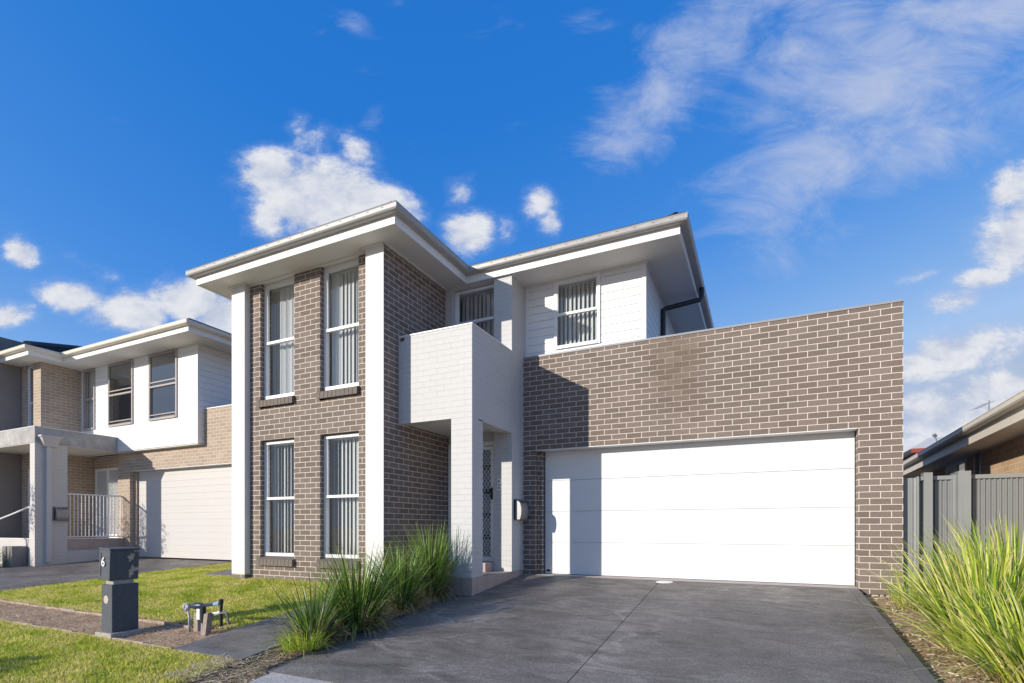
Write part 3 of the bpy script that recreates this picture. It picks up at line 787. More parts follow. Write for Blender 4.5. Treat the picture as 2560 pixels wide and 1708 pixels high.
for k in range(18):
    p, q = ring[k], ring[(k+1)%18]; a.face([(p[0],p[1],p[2]-.02),(q[0],q[1],q[2]-.02),q,p])
a.build('meter_lid', M['plast_white'], wm)
a = MB(); a.tube([(-5.52,-4.58,-.20), (-5.45,-4.58,-.185), (-5.36,-4.58,-.155), (-5.32,-4.58,-.145)], .006, 8); a.build('side_pipe', M['pvc'], wm)
a = MB(); a.tube([(-5.33,-4.58,-.147), (-5.29,-4.58,-.14), (-5.25,-4.58,-.132)], [.009,.014,.013], 10); a.tube([(-5.262,-4.58,-.132), (-5.228,-4.58,-.137), (-5.216,-4.58,-.17)], .013, 10); a.tube([(-5.216,-4.58,-.165), (-5.208,-4.58,-.205)], .008, 10); a.tube([(-5.208,-4.58,-.205), (-5.200,-4.58,-.25)], .012, 10)
a.build('garden_tap', paint('dull_grey_tap', (.17,.175,.185), .45, .3, 30.), wm)
for (x, y, h, w, lean, lb) in ((-5.775, -4.53, .19, .075, .0, 'short weathered grey timber stake under the dark water meter body'),
                               (-5.525, -4.61, .225, .066, .028, 'leaning taller timber stake beside the lilac water pipe')):
    zb = z_lawn(x, y); s = MB()
    s.obox((x+lean*.5, y, zb+h/2-.04), (w/2, 0, 0), (0, w/2, 0), (lean, 0, h/2+.04)); s.obox((x+lean*1.55, y, zb+h+.003), (w/2-.012, 0, 0), (0, w/2-.012, 0), (0, 0, .004))
    tag(s.build('timber_stake', M['redwood'], bevel=.006), lb, 'stake', 'timber stakes by the water meter')

# ------------------------------------------------------------------ neighbour house to the left
nb = thing('neighbour_house', (-15.5, 1.5, 0), 'beige brick neighbour house with white boarded upper bay and greige garage door', 'house')
ZN = 5.471; NV = .03
gwn = MB(pu=.2, pv=NV, pus=.1)
gwn.wall('y', .33, .45, -16.757, -10.2, -.4, 3.84, [(-16.17, -11.3, -.5, 2.405)])
gwn.wall('x', -18.55, -18.318, -.814, .60, -.4, ZN)
gwn.wall('y', -.814, -.70, -18.78, -18.551, -.4, ZN); gwn.wall('y', -.814, -.70, -19.40, -19.15, -.4, ZN)
gwn.wall('y', -.813, -.70, -19.149, -18.781, -.4, .75); gwn.wall('y', -.813, -.70, -19.149, -18.781, 2.5, 3.5)
gwn.wall('y', .47, .60, -18.317, -16.64, .2, 2.93, [(-18.2, -16.80, .1, 2.56)])
gwn.wall('x', -16.757, -16.64, .4505, .70, -.4, 2.93)
gwn.box(-16.171, -16.06, .4505, .62, -.4, 2.6)
gwn.wall('x', -10.4, -10.2, .451, 9., -.4, 3.0)
gwn.build('brick_wall', M['brick_beige'], nb)
MB().box(-12.9, -10.19, .322, .46, 3.8405, 3.862).build('capping', M['trim'], nb)
MB().box(-16.165, -11.31, .326, .50, 2.393, 2.4045).build('lintel', M['trim'], nb)
gdn = MB(); zz = -.03
while zz < 2.5:
    gdn.box(-16.05, -11.2, .50, .53, zz+.003, zz+.172); zz += .175
gdn.box(-16.05, -11.2, .507, .525, -.03, 2.5); gdn.build('garage_door', M['door_greige'], nb)
# party wall on the far left
MB().box(-19.75, -19.45, -1.9, 6., -.4, 6.21).build('party_wall', M['taupe'], nb)
MB().box(-24.3, -19.751, .4, 8., -.4, 5.65).build('rear_wall', M['taupe'], nb)
# boarded bay
NW = [(-14.943, -13.727, 3.68, 5.46, 4.586), (-16.882, -15.682, 3.674, 5.46, 4.572), (-18.17, -17.571, 3.675, 5.46, 4.58)]
bay = MB(); Hs = [(a, b, c, d) for a, b, c, d, e in NW]
bay.wall('y', .172, .26, -18.316, -12.925, 2.95, ZN+.01, [(a+.01, b-.01, c+.01, d+.1) for a, b, c, d in Hs])
bay.wall('x', -13.0, -12.925, .2605, 7., 2.95, ZN+.01)
boards(bay, 'y', .16, -18.316, -12.97, 2.945, ZN, .158, 2.945, Hs); boards(bay, 'x', -12.908, .19, 7., 2.945, ZN, .158, 2.945)
bayo = bay.build('cladding', M['clad'], nb)
MB().box(-12.97, -12.903, .154, .19, 2.94, ZN).build('corner_trim', M['trim'], bayo)
MB().box(-18.316, -12.91, .175, .329, 2.925, 2.944).build('bay_soffit', M['soffit'], bayo)
for i, (a, b, c, d, e) in enumerate(NW):
    window(nb, .13, a, b, c, d, e, M['frame_taupe'], M['glass_dark'] if i < 2 else None, ang=20, slat=.09, seed=20+i, fw=.05, screens=i < 2, blinds=i == 2)
window(nb, -.77, -19.149, -18.781, 3.5, ZN-.02, 4.4, M['frame'], None, ang=70, seed=31, fw=.04)
window(nb, -.77, -19.149, -18.781, .75, 2.5, 1.6, M['frame'], None, ang=70, seed=32, fw=.04)
NP = [(-19.445, -1.30), (-17.80, -1.30), (-17.80, -.52), (-12.224, -.52), (-12.224, 8.5)]
so = MB(); so.box(-19.445, -17.805, -1.296, -.5165, ZN+.004, ZN+.02); so.box(-19.445, -12.23, -.516, 8.4, ZN+.004, ZN+.02); so.build('soffit', M['soffit'], nb)
fn = MB(); fn.sweep([(-.022, ZN-.006), (0, ZN-.006), (0, ZN+.2), (-.022, ZN+.2)], NP); fn.build('fascia', M['trim'], nb)
gn = MB(); dz = ZN - ZS; gn.sweep([(o*1.05, z+dz+.005) for o, z in GP], NP); gn.build('gutter', M['gutter_cream'], nb)
rn = MB(); zr = ZN + .225; tn = math.tan(R(22))
hip_roof(rn, -24.5, -12.17, -.58, 8.6, zr, 22)
rn.face([(-24.5,-1.36,zr), (-17.74,-1.36,zr), (-21.1,2.0,zr+3.36*tn)]); rn.face([(-17.74,-1.36,zr), (-17.74,4.,zr), (-21.1,4.,zr+3.36*tn), (-21.1,2.0,zr+3.36*tn)])
# tile courses as raised laps on the visible slope
for k in range(1, 9):
    d = k*.36; x = -17.74 - d; z = zr + d*tn
    rn.bar((x, -1.36+d+.05, z+.012), (x, 3.9, z+.012), .05, .03)
for k in range(1, 8):
    d = k*.36; rn.bar((-17.6, -.58+d, zr+d*tn+.012), (-12.2-d, -.58+d, zr+d*tn+.012), .05, .03)
rn.tube([(-17.74,-1.36,zr+.02), (-21.1,2.0,zr+3.36*tn+.02)], .09, 8)
rn.build('roof', M['roof'], nb)
# porch: slab awning, pier, rain head, railing
aw = MB(); aw.box(-19.445, -16.456, -1.704, .15, 2.945, 3.345); aw.build('awning', M['grey_render'], nb)
MB().box(-19.44, -16.45, -1.712, .155, 3.3455, 3.362).build('awning_capping', M['trim'], nb)
MB().box(-19.44, -16.47, -1.69, .145, 2.93, 2.9445).build('awning_soffit', M['soffit'], nb)
pc2 = MB(pu=.1, pv=NV, pus=.05); pc2.box(-16.70, -16.457, -1.702, -1.016, -.25, 2.9295); pier = pc2.build('porch_pier', M['grey_brick'], nb)
rh = MB()
def frus(mb, y0, y1, y2, y3, zb, zt, x0, x1, x2):
    A = [(x0,y2,zb),(x1,y2,zb),(x1,y3,zb),(x0,y3,zb)]; B = [(x0,y0,zt),(x2,y0,zt),(x2,y1,zt),(x0,y1,zt)]
    mb.face(A[::-1]); mb.face(B)
    for i in range(4): mb.face([A[i], A[(i+1)%4], B[(i+1)%4], B[i]])
frus(rh, -1.63, -1.22, -1.54, -1.28, 2.86, 3.09, -16.4555, -16.36, -16.28); rh.box(-16.4555, -16.27, -1.65, -1.20, 3.0905, 3.135)
rh.build('rain_head', M['door_greige'], nb)
dn = MB(); dn.box(-16.4565, -16.375, -1.49, -1.385, -.08, 2.8595); dn.box(-16.4565, -16.365, -1.50, -1.375, .10, .125); dn.box(-16.4565,-16.365,-1.50,-1.375,2.40,2.425); dn.build('downpipe', M['door_greige'], nb)
ps = MB(); ps.box(-18.316, -16.47, -1.016, .469, -.3, .46); pso = ps.build('porch_floor', M['grey_brick'], nb)
pt = MB()
for ya, yb in ((-1.012,-.535),(-.53,-.05),(-.045,.327)): pt.box(-16.4695, -16.455, ya, yb, .21, .475)
pt.box(-18.31, -16.45, -1.015, .3265, .4755, .492); pt.build('edge_tile', M['tile_pink'], pso)
lw = MB(pu=.1); lw.box(-19.4, -16.702, -1.66, -1.50, -.3, .50); lw.build('low_wall', M['grey_brick'], nb)
MB().box(-19.4, -16.70, -1.675, -1.485, .5005, .52).build('wall_capping', M['trim'], nb)
rl = MB(); rl.bar((-16.52,-1.01,1.69),(-16.52,.32,1.69), .04, .035); rl.bar((-16.52,-1.01,.55),(-16.52,.32,.55), .035, .03)
for k in range(15):
    y = -.93 + k*.087; rl.bar((-16.52,y,.565),(-16.52,y,1.675), .016, .016)
rl.build('railing', M['frame'], nb)
hr = MB(); hr.tube([(-18.9,-1.58,.98), (-17.9,-1.58,1.16), (-17.15,-1.58,1.31), (-16.95,-1.58,1.335), (-16.72,-1.58,1.335)], .022, 8); hr.bar((-16.98,-1.58,.52), (-16.98,-1.58,1.33), .035, .035)
hr.build('handrail', M['frame'], nb)
ndm = MB(); ndm.box(-18.2, -18.13, .46, .54, .49, 2.56); ndm.box(-16.87, -16.80, .46, .54, .49, 2.56); ndm.box(-18.13, -16.87, .46, .54, 2.49, 2.56); ndm.box(-17.60, -17.46, .462, .53, .49, 2.49)
ndm.box(-18.13, -17.60, .465, .525, .49, .60); ndm.box(-17.46, -16.87, .465, .525, .49, .60)
ndo = ndm.build('front_door', M['frame'], nb)
g = MB(); grille(g, -18.13, -17.60, .60, 2.49, .485, .075, .11, .016); grille(g, -17.46, -16.87, .60, 2.49, .485, .075, .11, .016); g.build('grille', M['frame'], ndo)
MB().box(-18.13, -16.87, .53, .56, .50, 2.50).build('door_leaf', M['room'], ndo)
MB().box(-17.4, -16.9, -1.98, -1.68, -.3, .32).build('meter_box', M['taupe'], nb)
wall_letterbox(-16.455, -1.31, -1.02, 1.325, 'curved stainless steel letterbox on the neighbour porch pier beside a downpipe')

# ------------------------------------------------------------------ house, fence and gate on the right
rhs = thing('single_storey_house', (2.9, 1.8, 0), 'single storey tan brick house with cream eaves behind the grey fence', 'house', rz=R(-2.9))
w = MB(pu=.1, pv=.02); w.wall('x', .42, .55, -2.6, 9.5, -.6, 2.13, [(1.15, 1.5, .3, 2.08), (2.0, 3.4, .9, 2.06)]); w.wall('y', -2.8, -2.6, .42, 8., -.6, 2.13); w.build('brick_wall', M['brick_tan'], rhs, local=True)
e = MB(); e.box(.0, .42, -3.2, 9.8, 2.062, 2.075); e.build('soffit', M['soffit'], rhs, local=True)
e = MB(); e.box(-.022, 0, -3.2, 9.8, 2.055, 2.24); e.build('fascia', M['gutter_cream'], rhs, local=True)
e = MB(); e.sweep([(o, z-5.266+2.31) for o, z in GP], [(-.023, 9.8), (-.023, -3.2)]); e.build('gutter', M['gutter_cream'], rhs, local=True)
e = MB(); tt = math.tan(R(22)); e.face([(-.06,-3.25,2.30),(4.2,-3.25,2.30+4.26*tt),(4.2,9.85,2.30+4.26*tt),(-.06,9.85,2.30)][::-1]); e.face([(8.4,-3.25,2.3),(8.4,9.85,2.3),(4.2,9.85,2.3+4.26*tt),(4.2,-3.25,2.3+4.26*tt)][::-1]); e.build('roof', M['roof'], rhs, local=True)
e = MB()
e.box(.40, .46, 1.15, 1.19, .3, 2.08); e.box(.40, .46, 1.46, 1.5, .3, 2.08); e.box(.47, .5, 1.19, 1.46, .3, 2.08); e.build('side_door', M['frame_taupe'], rhs, local=True)
e = MB(); e.box(.40,.46,2.0,2.05,.9,2.06); e.box(.40,.46,3.35,3.4,.9,2.06); e.box(.40,.46,2.05,3.35,2.0,2.06); e.box(.40,.46,2.67,2.72,.9,2.0); e.box(.40,.46,2.05,3.35,.9,.95)
wi = e.build('window', M['frame'], rhs, local=True); pz = MB(); pz.face([(.43,3.35,.95),(.43,2.05,.95),(.43,2.05,2.0),(.43,3.35,2.0)]); pz.build('pane', M['glass'], wi, local=True)
e = MB(); e.prism_y([(.0,2.08),(8.3,2.08),(8.36,2.27),(4.2,2.27+4.2*tt),(.04,2.27)], -3.0, -2.81); e.build('gable', M['gutter_cream'], rhs, local=True)
an = thing('tv_antenna', (5.2, 8.55, 3.0), 'thin metal television antenna standing on the roof at the right', 'antenna')
a = MB(); a.tube([(5.2,8.55,2.9), (5.2,8.55,3.98)], .016, 6); a.build('mast', M['alu'], an)
a = MB(); p, q = Vector((5.2,8.55,3.93)), Vector((4.85,8.2,3.78)); p = Vector((5.22,8.56,3.94)); q = Vector((4.88,8.38,3.76))
a.bar(p, q, .014)
for k in range(9):
    c = p.lerp(q, k/8); a.bar(c+Vector((-.08,.14,0)), c+Vector((.08,-.14,0)), .006)
a.bar(p+Vector((0,0,.05)), p+Vector((-.02,0,-.09)), .02); a.build('boom', M['alu'], an)
sd = thing('satellite_dish', (4.35, 8.2, 2.9), 'small satellite dish with feed arm behind the right gutter', 'satellite dish')
a = MB(); c0 = Vector((4.36,8.55,2.98)); nrm = Vector((-.55,-.5,.5)).normalized(); xx = nrm.cross(Vector((0,0,1))).normalized(); yy = xx.cross(nrm)
rings = [[c0 + xx*r*math.cos(t) + yy*r*math.sin(t)*1.1 + nrm*(r*r*.5) for t in np.linspace(0,2*math.pi,20,endpoint=False)] for r in (.02,.11,.20)]
for A, B in zip(rings, rings[1:]):
    for k in range(20): a.face([A[k],A[(k+1)%20],B[(k+1)%20],B[k]])
a.build('dish', paint('dish_grey', (.55,.56,.57), .5), sd)
a = MB(); a.bar(c0-yy*.3, c0+nrm*.42-yy*.12, .02); a.obox(c0+nrm*.45-yy*.1, xx*.03, yy*.03, nrm*.05); a.bar(c0, (4.5,8.7,2.85), .035); a.build('feed_arm', M['alu'], sd)
# far roof with red gutter
fh = thing('distant_house', (13., 22., 0), 'distant house with pale tiled roof and red gutter beyond the fence', 'house')
a = MB(); a.box(6.5, 12.5, 20.6, 27., -.5, 4.15); a.build('wall', M['taupe'], fh)
a = MB(); a.box(6.1, 12.9, 20.05, 20.15, 4.12, 4.30); a.build('gutter', M['red'], fh)
a = MB(); A = [(6.1,20.1,4.3),(12.9,20.1,4.3),(12.9,27.3,4.3),(6.1,27.3,4.3)]; r0, r1 = (7.6,23.7,5.25), (11.4,23.7,5.25)
a.face([A[0],A[1],r1,r0]); a.face([A[1],A[2],r1]); a.face([A[2],A[3],r0,r1]); a.face([A[3],A[0],r0]); a.face(A[::-1]); a.build('roof', M['roof_cream'], fh)
a = MB(); a.tube([(7.95,21.2,4.2),(7.95,21.2,5.07)], .075, 10); a.tube([(7.95,21.2,5.05),(7.95,21.2,5.10)], .095, 10); a.build('vent_pipe', paint('vent_grey', (.22,.24,.30), .5), fh)

def ribbed(mb, x0, x1, y, z0, z1, pitch=.058, amp=.022, mi=0):
    x = x0; pts = []
    while x < x1:
        for fx, fy in ((0, 0), (.32, 0), (.42, amp), (.90, amp)):
            xx = x + fx*pitch
            if xx < x1: pts.append((xx, y + fy))
        x += pitch
    pts.append((x1, y))
    for a, b in zip(pts, pts[1:]): mb.face([(a[0],a[1],z0),(b[0],b[1],z0),(b[0],b[1],z1),(a[0],a[1],z1)], mi)
fe = thing('metal_fence', (2.4, .2, -.2), 'grey ribbed steel fence panels with wide posts beside the garage', 'fence')
for x0, x1, zt in ((1.948, 2.042, 1.512), (2.302, 2.432, 1.515)):
    p = MB(); p.box(x0, x1, .12, .265, -.35, zt); p.box(x0+.04, x0+.046, .1185, .1199, -.3, zt-.01); p.build('post', M['fence_post'], fe)
for x0, x1 in ((2.043, 2.301), (2.433, 3.28)):
    p = MB(); ribbed(p, x0, x1, .25, -.3, 1.44, .053, .02); p.build('panel', M['fence'], fe)
    p = MB(); p.box(x0, x1, .232, .285, 1.42, 1.472); p.build('top_rail', M['fence_post'], fe)
    p = MB(); p.box(x0, x1, .232, .285, -.28, -.22); p.build('bottom_rail', M['fence_post'], fe)
p = MB(); p.box(2.272, 2.3015, .215, .262, -.3, 1.478); p.build('post', M['fence_post'], fe)
ga = thing('metal_gate', (1.83, .1, -.2), 'narrow grey steel infill gate between the garage corner and the fence post', 'gate')
p = MB(); ribbed(p, 1.725, 1.86, .09, -.3, 1.445, .075, .018); p.build('panel', M['fence_post'], ga)
p = MB(); p.box(1.861, 1.888, .075, .12, -.35, 1.46); p.build('gate_stile', M['fence_post'], ga)
p = MB(); p.box(1.905, 1.947, .20, .215, -.3, 1.43); p.build('return_panel', M['fence_post'], ga)
for zr_ in (.40, 1.43):
    p = MB(); p.obox((1.917, .15, zr_), (.029, 0, .012), (0, .03, 0), (0, 0, .024)); p.build('gate_rail', M['fence_post'], ga)

# ------------------------------------------------------------------ plants
def blades(n, base, h, spread, w, cols, r0=.12, droop=1., seg=6, tilt_max=55, seed=0, lean=(0,0), hmin=.45):
    g = np.random.default_rng(seed)
    az = g.uniform(0, 2*np.pi, n); rr = r0*np.sqrt(g.uniform(0, 1, n))
    tilt = np.radians(np.abs(g.normal(0, tilt_max*.52, n)).clip(0, tilt_max*1.35))
    L = h*g.uniform(hmin, 1.12, n)*(1 + .12*np.sin(tilt))
    dirh = np.stack([np.cos(az), np.sin(az)], 1)
    p = np.stack([base[0] + rr*np.cos(az), base[1] + rr*np.sin(az), np.full(n, base[2]-.02)], 1)
    bend = g.uniform(.15, 1.0, n)*droop
    wz = g.uniform(.6, 1.15, n)*w
    fa = az + np.pi/2 + g.normal(0, .7, n)
    side = np.stack([np.cos(fa), np.sin(fa), np.zeros(n)], 1)
    V = np.zeros((n, seg+1, 2, 3)); ang = tilt.copy(); cur = p.copy()
    for k in range(seg+1):
        t = k/seg
        wk = wz*(1 - t**2.2)*.5 + .0004
        V[:, k, 0] = cur - side*wk[:, None]; V[:, k, 1] = cur + side*wk[:, None]
        d = np.concatenate([dirh*np.sin(ang)[:, None], np.cos(ang)[:, None]], 1)
        d[:, 0] += lean[0]*t; d[:, 1] += lean[1]*t
        cur = cur + d*(L/seg)[:, None]
        ang = ang + bend*(.16 + .34*t)*(.35 + np.sin(tilt))
    kinked = g.uniform(0, 1, n) < .06
    idx = np.arange(n*(seg+1)*2).reshape(n, seg+1, 2)
    F = np.stack([idx[:, :-1, 0], idx[:, :-1, 1], idx[:, 1:, 1], idx[:, 1:, 0]], -1).reshape(-1, 4)
    ci = g.integers(0, len(cols), n); C = np.array(cols)[ci]*g.uniform(.75, 1.25, (n, 1))
    CC = np.repeat(C[:, None, :], (seg+1)*2, axis=1).reshape(n, seg+1, 2, 3)
    tip = np.array([.42, .36, .14])
    brown = (g.uniform(0, 1, n) < .3)
    CC[brown, -1] = tip; CC[brown, -2] = CC[brown, -2]*.6 + tip*.4
    return V.reshape(-1, 3), F, CC.reshape(-1, 3)
def local(V, org): return V - np.array(org)
GREENS = [(.12,.23,.035), (.20,.35,.05), (.32,.47,.08), (.06,.12,.025), (.36,.47,.10), (.09,.17,.03), (.045,.09,.02)]
LIMES = [(.42,.55,.05), (.56,.64,.08), (.26,.40,.05), (.68,.66,.18), (.13,.24,.05), (.74,.68,.28)]
STRAW = [(.52,.40,.24), (.38,.28,.17), (.60,.50,.32), (.28,.20,.12)]
def clump(name, label, cat, loc, h, n, w, cols, group=None, seed=0, tilt=50, dry=80, r0=.12, droop=1., fresh=0, lean=(0,0), hmin=.45, skirt=0):
    o = thing(name, loc, label, cat, group)
    V, F, C = blades(n, loc, h, 1, w, cols, r0, droop, 7, tilt, seed, lean, hmin)
    if skirt:
        V2, F2, C2 = blades(skirt, loc, h*.5, 1, w*.9, cols, r0*1.1, 1.7, 7, 84, seed+20, (0, 0), .4)
        V, F, C = np.concatenate([V, V2]), np.concatenate([F, F2 + len(V)]), np.concatenate([C, C2])
    raw_mesh('foliage', local(V, loc), F, M['leaf'], C, o, True)
    if dry:
        V, F, C = blades(dry, loc, h*.5, 1, w*.8, STRAW, r0*1.2, 1.7, 6, 80, seed+50)
        raw_mesh('dry_leaves', local(V, loc), F, M['leaf'], C, o, True)
    if fresh:
        b = (loc[0]+.1, loc[1]-.22, loc[2])
        V, F, C = blades(fresh, b, .22, 1, .007, LIMES[:3], .2, 1.6, 5, 70, seed+90)
        raw_mesh('grass_tuft', local(V, loc), F, M['leaf'], C, o, True)
    return o
row = 'strappy grass clumps along the driveway edge'
zz = lambda x, y: z_ground(x, y)
clump('grass_clump', 'sparse half dry strappy clump nearest the footpath, with straw coloured centre', 'plant', (-4.22,-4.32,zz(-4.22,-4.32)), .74, 260, .015, GREENS, row, 1, 64, 330, .11, .55, 420)
clump('grass_clump', 'dense green strappy clump second from the footpath, in front of a window sill', 'plant', (-4.16,-3.72,zz(-4.16,-3.72)), .95, 560, .014, GREENS, row, 2, 40, 380, .16, .7, hmin=.5, skirt=300)
clump('grass_clump', 'green strappy clump third from the footpath, in front of the dark brick side wall', 'plant', (-4.22,-2.86,zz(-4.22,-2.86)), .84, 500, .013, GREENS, row, 3, 34, 420, .14, .7, hmin=.5, skirt=260)
clump('grass_clump', 'tall green strappy clump against the white porch post', 'plant', (-4.25,-2.12,zz(-4.25,-2.12)), 1.0, 560, .013, GREENS, row, 4, 34, 380, .14, .7, hmin=.5, skirt=300)
rt = 'lime green strappy clumps on the right verge'
clump('grass_clump', 'big lime strappy clump at the right in front of the fence post', 'plant', (1.80,-2.35,zz(1.8,-2.35)), 1.02, 860, .026, LIMES, rt, 5, 43, 260, .22, .6, lean=(-.12,-.03))
clump('grass_clump', 'tall lime strappy clump at the right frame edge before the ribbed fence', 'plant', (2.22,-1.7,zz(2.2,-1.7)), 1.16, 780, .026, LIMES, rt, 6, 40, 160, .22, .6, lean=(-.08,0))
clump('grass_clump', 'low lime strappy clump in the bottom right corner beside the driveway', 'plant', (1.88,-3.15,zz(1.88,-3.15)), .80, 780, .022, LIMES, rt, 7, 54, 240, .22, .75, lean=(-.16,-.06))
clump('grass_clump', 'small thin yellowing strappy clump at the garage corner', 'plant', (1.66,-.62,zz(1.66,-.62)), .52, 240, .008, LIMES, rt, 8, 45, 240, .16, .9)
clump('grass_clump', 'dark green strappy plant before the neighbour porch at the left edge', 'plant', (-17.35,-2.35,z_lawn(-17.35,-2.35)), .72, 420, .012, GREENS, None, 9, 48, 60, .15, .9)

# young tree outside the frame shades the neighbour; unseen shrub is an added shadow caster
def leaf_cloud(n, c, rad, size, cols, seed):
    g = np.random.default_rng(seed)
    d = g.normal(size=(n, 3)); d /= np.linalg.norm(d, axis=1)[:, None]
    p = np.array(c) + d*np.array(rad)*(g.uniform(.15, 1, (n, 1))**.5)
    a = g.normal(size=(n, 3)); a /= np.linalg.norm(a, axis=1)[:, None]
    b = np.cross(a, g.normal(size=(n, 3))); b /= np.linalg.norm(b, axis=1)[:, None]
    s = size*g.uniform(.6, 1.3, (n, 1))
    V = np.stack([p-a*s, p+b*s*.45, p+a*s, p-b*s*.45], 1).reshape(-1, 3)
    F = np.arange(n*4).reshape(n, 4)
    C = np.repeat(np.array(cols)[g.integers(0, len(cols), n)]*g.uniform(.7, 1.2, (n, 1)), 4, axis=0)
    return V, F, C
tl_ = (-19.6, -5.6, z_lawn(-19.6, -5.6)); yt = thing('young_tree', tl_, 'slender young street tree on the left verge outside the neighbour porch', 'tree')
tb = MB(); tb.tube([(tl_[0],tl_[1],tl_[2]-.1), (tl_[0]+.03,tl_[1],1.2), (tl_[0]+.02,tl_[1]+.05,2.6), (tl_[0],tl_[1],3.8)], [.04,.033,.022,.008], 8)
for k, (dx, dy, z0, z1) in enumerate(((.5,.3,1.6,2.6),(-.45,.2,1.9,2.9),(.2,-.5,2.1,3.2),(-.2,.5,2.3,3.4),(.4,-.2,2.6,3.5))):
    tb.tube([(tl_[0]+.02,tl_[1]+.02,z0), (tl_[0]+dx*.6,tl_[1]+dy*.6,(z0+z1)/2), (tl_[0]+dx,tl_[1]+dy,z1)], [.018,.012,.004], 6)
tb.build('trunk', M['redwood'], yt)
Vs = [leaf_cloud(130, (tl_[0]+dx, tl_[1]+dy, zc), (.42,.42,.5), .05, GREENS, 40+k) for k, (dx, dy, zc) in enumerate(((0,0,3.3),(.45,.25,2.5),(-.4,.2,2.8),(.15,-.45,3.0),(0,.4,2.3)))]
off = 0; Fs = []
for V, F, C in Vs: Fs.append(F + off); off += len(V)
raw_mesh('crown', local(np.concatenate([v[0] for v in Vs]), tl_), np.concatenate(Fs), M['leaf'], np.concatenate([v[2] for v in Vs]), yt)
sl_ = (-8.45, -9.0, -.80); sh = thing('shadow_shrub', sl_, 'stand-in rounded shrub out of view left of the camera, added to shade the lawn corner', 'shrub')  # unseen, added only to throw the shadow on the front lawn corner
V, F, C = leaf_cloud(2600, (sl_[0], sl_[1], -.05), (.75,.75,.75), .06, GREENS, 77); raw_mesh('foliage', local(V, sl_), F, M['leaf'], C, sh)
sb = MB(); 
for k in range(5): sb.tube([(sl_[0],sl_[1],-.85), (sl_[0]+.3*math.cos(k*1.3),sl_[1]+.3*math.sin(k*1.3),-.2)], [.03,.01], 6)
sb.build('stem', M['redwood'], sh)

# ------------------------------------------------------------------ lawn, mulch, straw
def in_lawn(x, y):
    if x > -4.33 or x < -24: return False
    if -5.33 < x < -4.29 and -5.12 < y < -2.68: return False
    if x < -11.9 and x > -18.7 : return False
    if x > -8.47 and y > -2.03: return False
    if -9.46 < x < -8.46 and y > -2.0: return False
    rg = .05*mnoise.noise(Vector((x*3.1, 1.7, 0))) + .03*mnoise.noise(Vector((x*11., 4.2, 0)))
    up = y > -4.43 + .5*rg and y < 1.2
    lo = y < -5.08 + rg and y > -7.6
    return up or lo
def lawn_col(x, y):
    n = mnoise.fractal(Vector((x*1.7, y*2.2, 3.1)), 1., 2., 4) ; m = mnoise.noise(Vector((x*9., y*11., 7.7)))
    s = .44 + .50*n + .34*m + .5*max(0., 1 - min(abs(y+4.4), abs(y+5.1))/.16)
    return clamp(s)
turf_xs, turf_ys = frange(-24, -4.3, .1), frange(-7.6, 1.2, .1)
V, F = [], []
ids = {}
def vid(i, j):
    if (i, j) not in ids:
        ids[(i, j)] = len(V); x, y = turf_xs[i], turf_ys[j]; V.append((x, y, z_ground(x, y) + .004 + .006*mnoise.noise(Vector((x*3, y*3, 0)))))
    return ids[(i, j)]
for i in range(len(turf_xs)-1):
    for j in range(len(turf_ys)-1):
        if in_lawn((turf_xs[i]+turf_xs[i+1])/2, (turf_ys[j]+turf_ys[j+1])/2): F.append((vid(i,j), vid(i+1,j), vid(i+1,j+1), vid(i,j+1)))
lawn = raw_mesh('lawn', np.array(V), np.array(F), M['turf'], smooth=True); tag(lawn, kind='structure')
def scatter(n, x0, x1, y0, y1, test):
    P = np.stack([rng.uniform(x0, x1, n), rng.uniform(y0, y1, n)], 1)
    return np.array([p for p in P if test(p[0], p[1])])
P = np.concatenate([scatter(150000, -12.0, -4.3, -4.5, -.9, in_lawn), scatter(75000, -9.5, -4.3, -7.0, -5.0, in_lawn), scatter(6000, -11.9, -8.4, -.9, 1.2, in_lawn)])
n = len(P); S = np.array([lawn_col(x, y) for x, y in P]); Z = np.array([z_ground(x, y) for x, y in P])
near = np.clip((-P[:, 1]-5.0)/1.0, 0, 1)
hh = rng.uniform(.014, .042, n)*(1.15 - .45*S)*(1+.15*near); az = rng.uniform(0, 2*np.pi, n); ln = rng.uniform(.2, 1.1, n); wv_ = rng.uniform(.0028, .0062, n)
B = np.stack([P[:, 0], P[:, 1], Z], 1); fa = rng.uniform(0, 2*np.pi, n)
sd_ = np.stack([np.cos(fa), np.sin(fa), np.zeros(n)], 1)*wv_[:, None]
tipv = B + np.stack([np.cos(az)*ln*hh, np.sin(az)*ln*hh, hh], 1)
V = np.stack([B-sd_, B+sd_, tipv], 1).reshape(-1, 3)
ga_, gb_, gc_ = np.array([.28,.42,.03]), np.array([.72,.70,.12]), np.array([.88,.76,.38])
S2 = np.clip(S + rng.normal(0, .24, n), 0, 1)[:, None]
C = np.where(S2 < .5, ga_ + (gb_-ga_)*S2*2, gb_ + (gc_-gb_)*(S2-.5)*2)*rng.uniform(.55, 1.35, (n, 1))
tag(raw_mesh('grass', V, np.arange(n*3).reshape(n, 3), M['grass'], np.repeat(C, 3, axis=0)), 'short patchy green and straw coloured lawn grass', 'grass', kind='stuff')

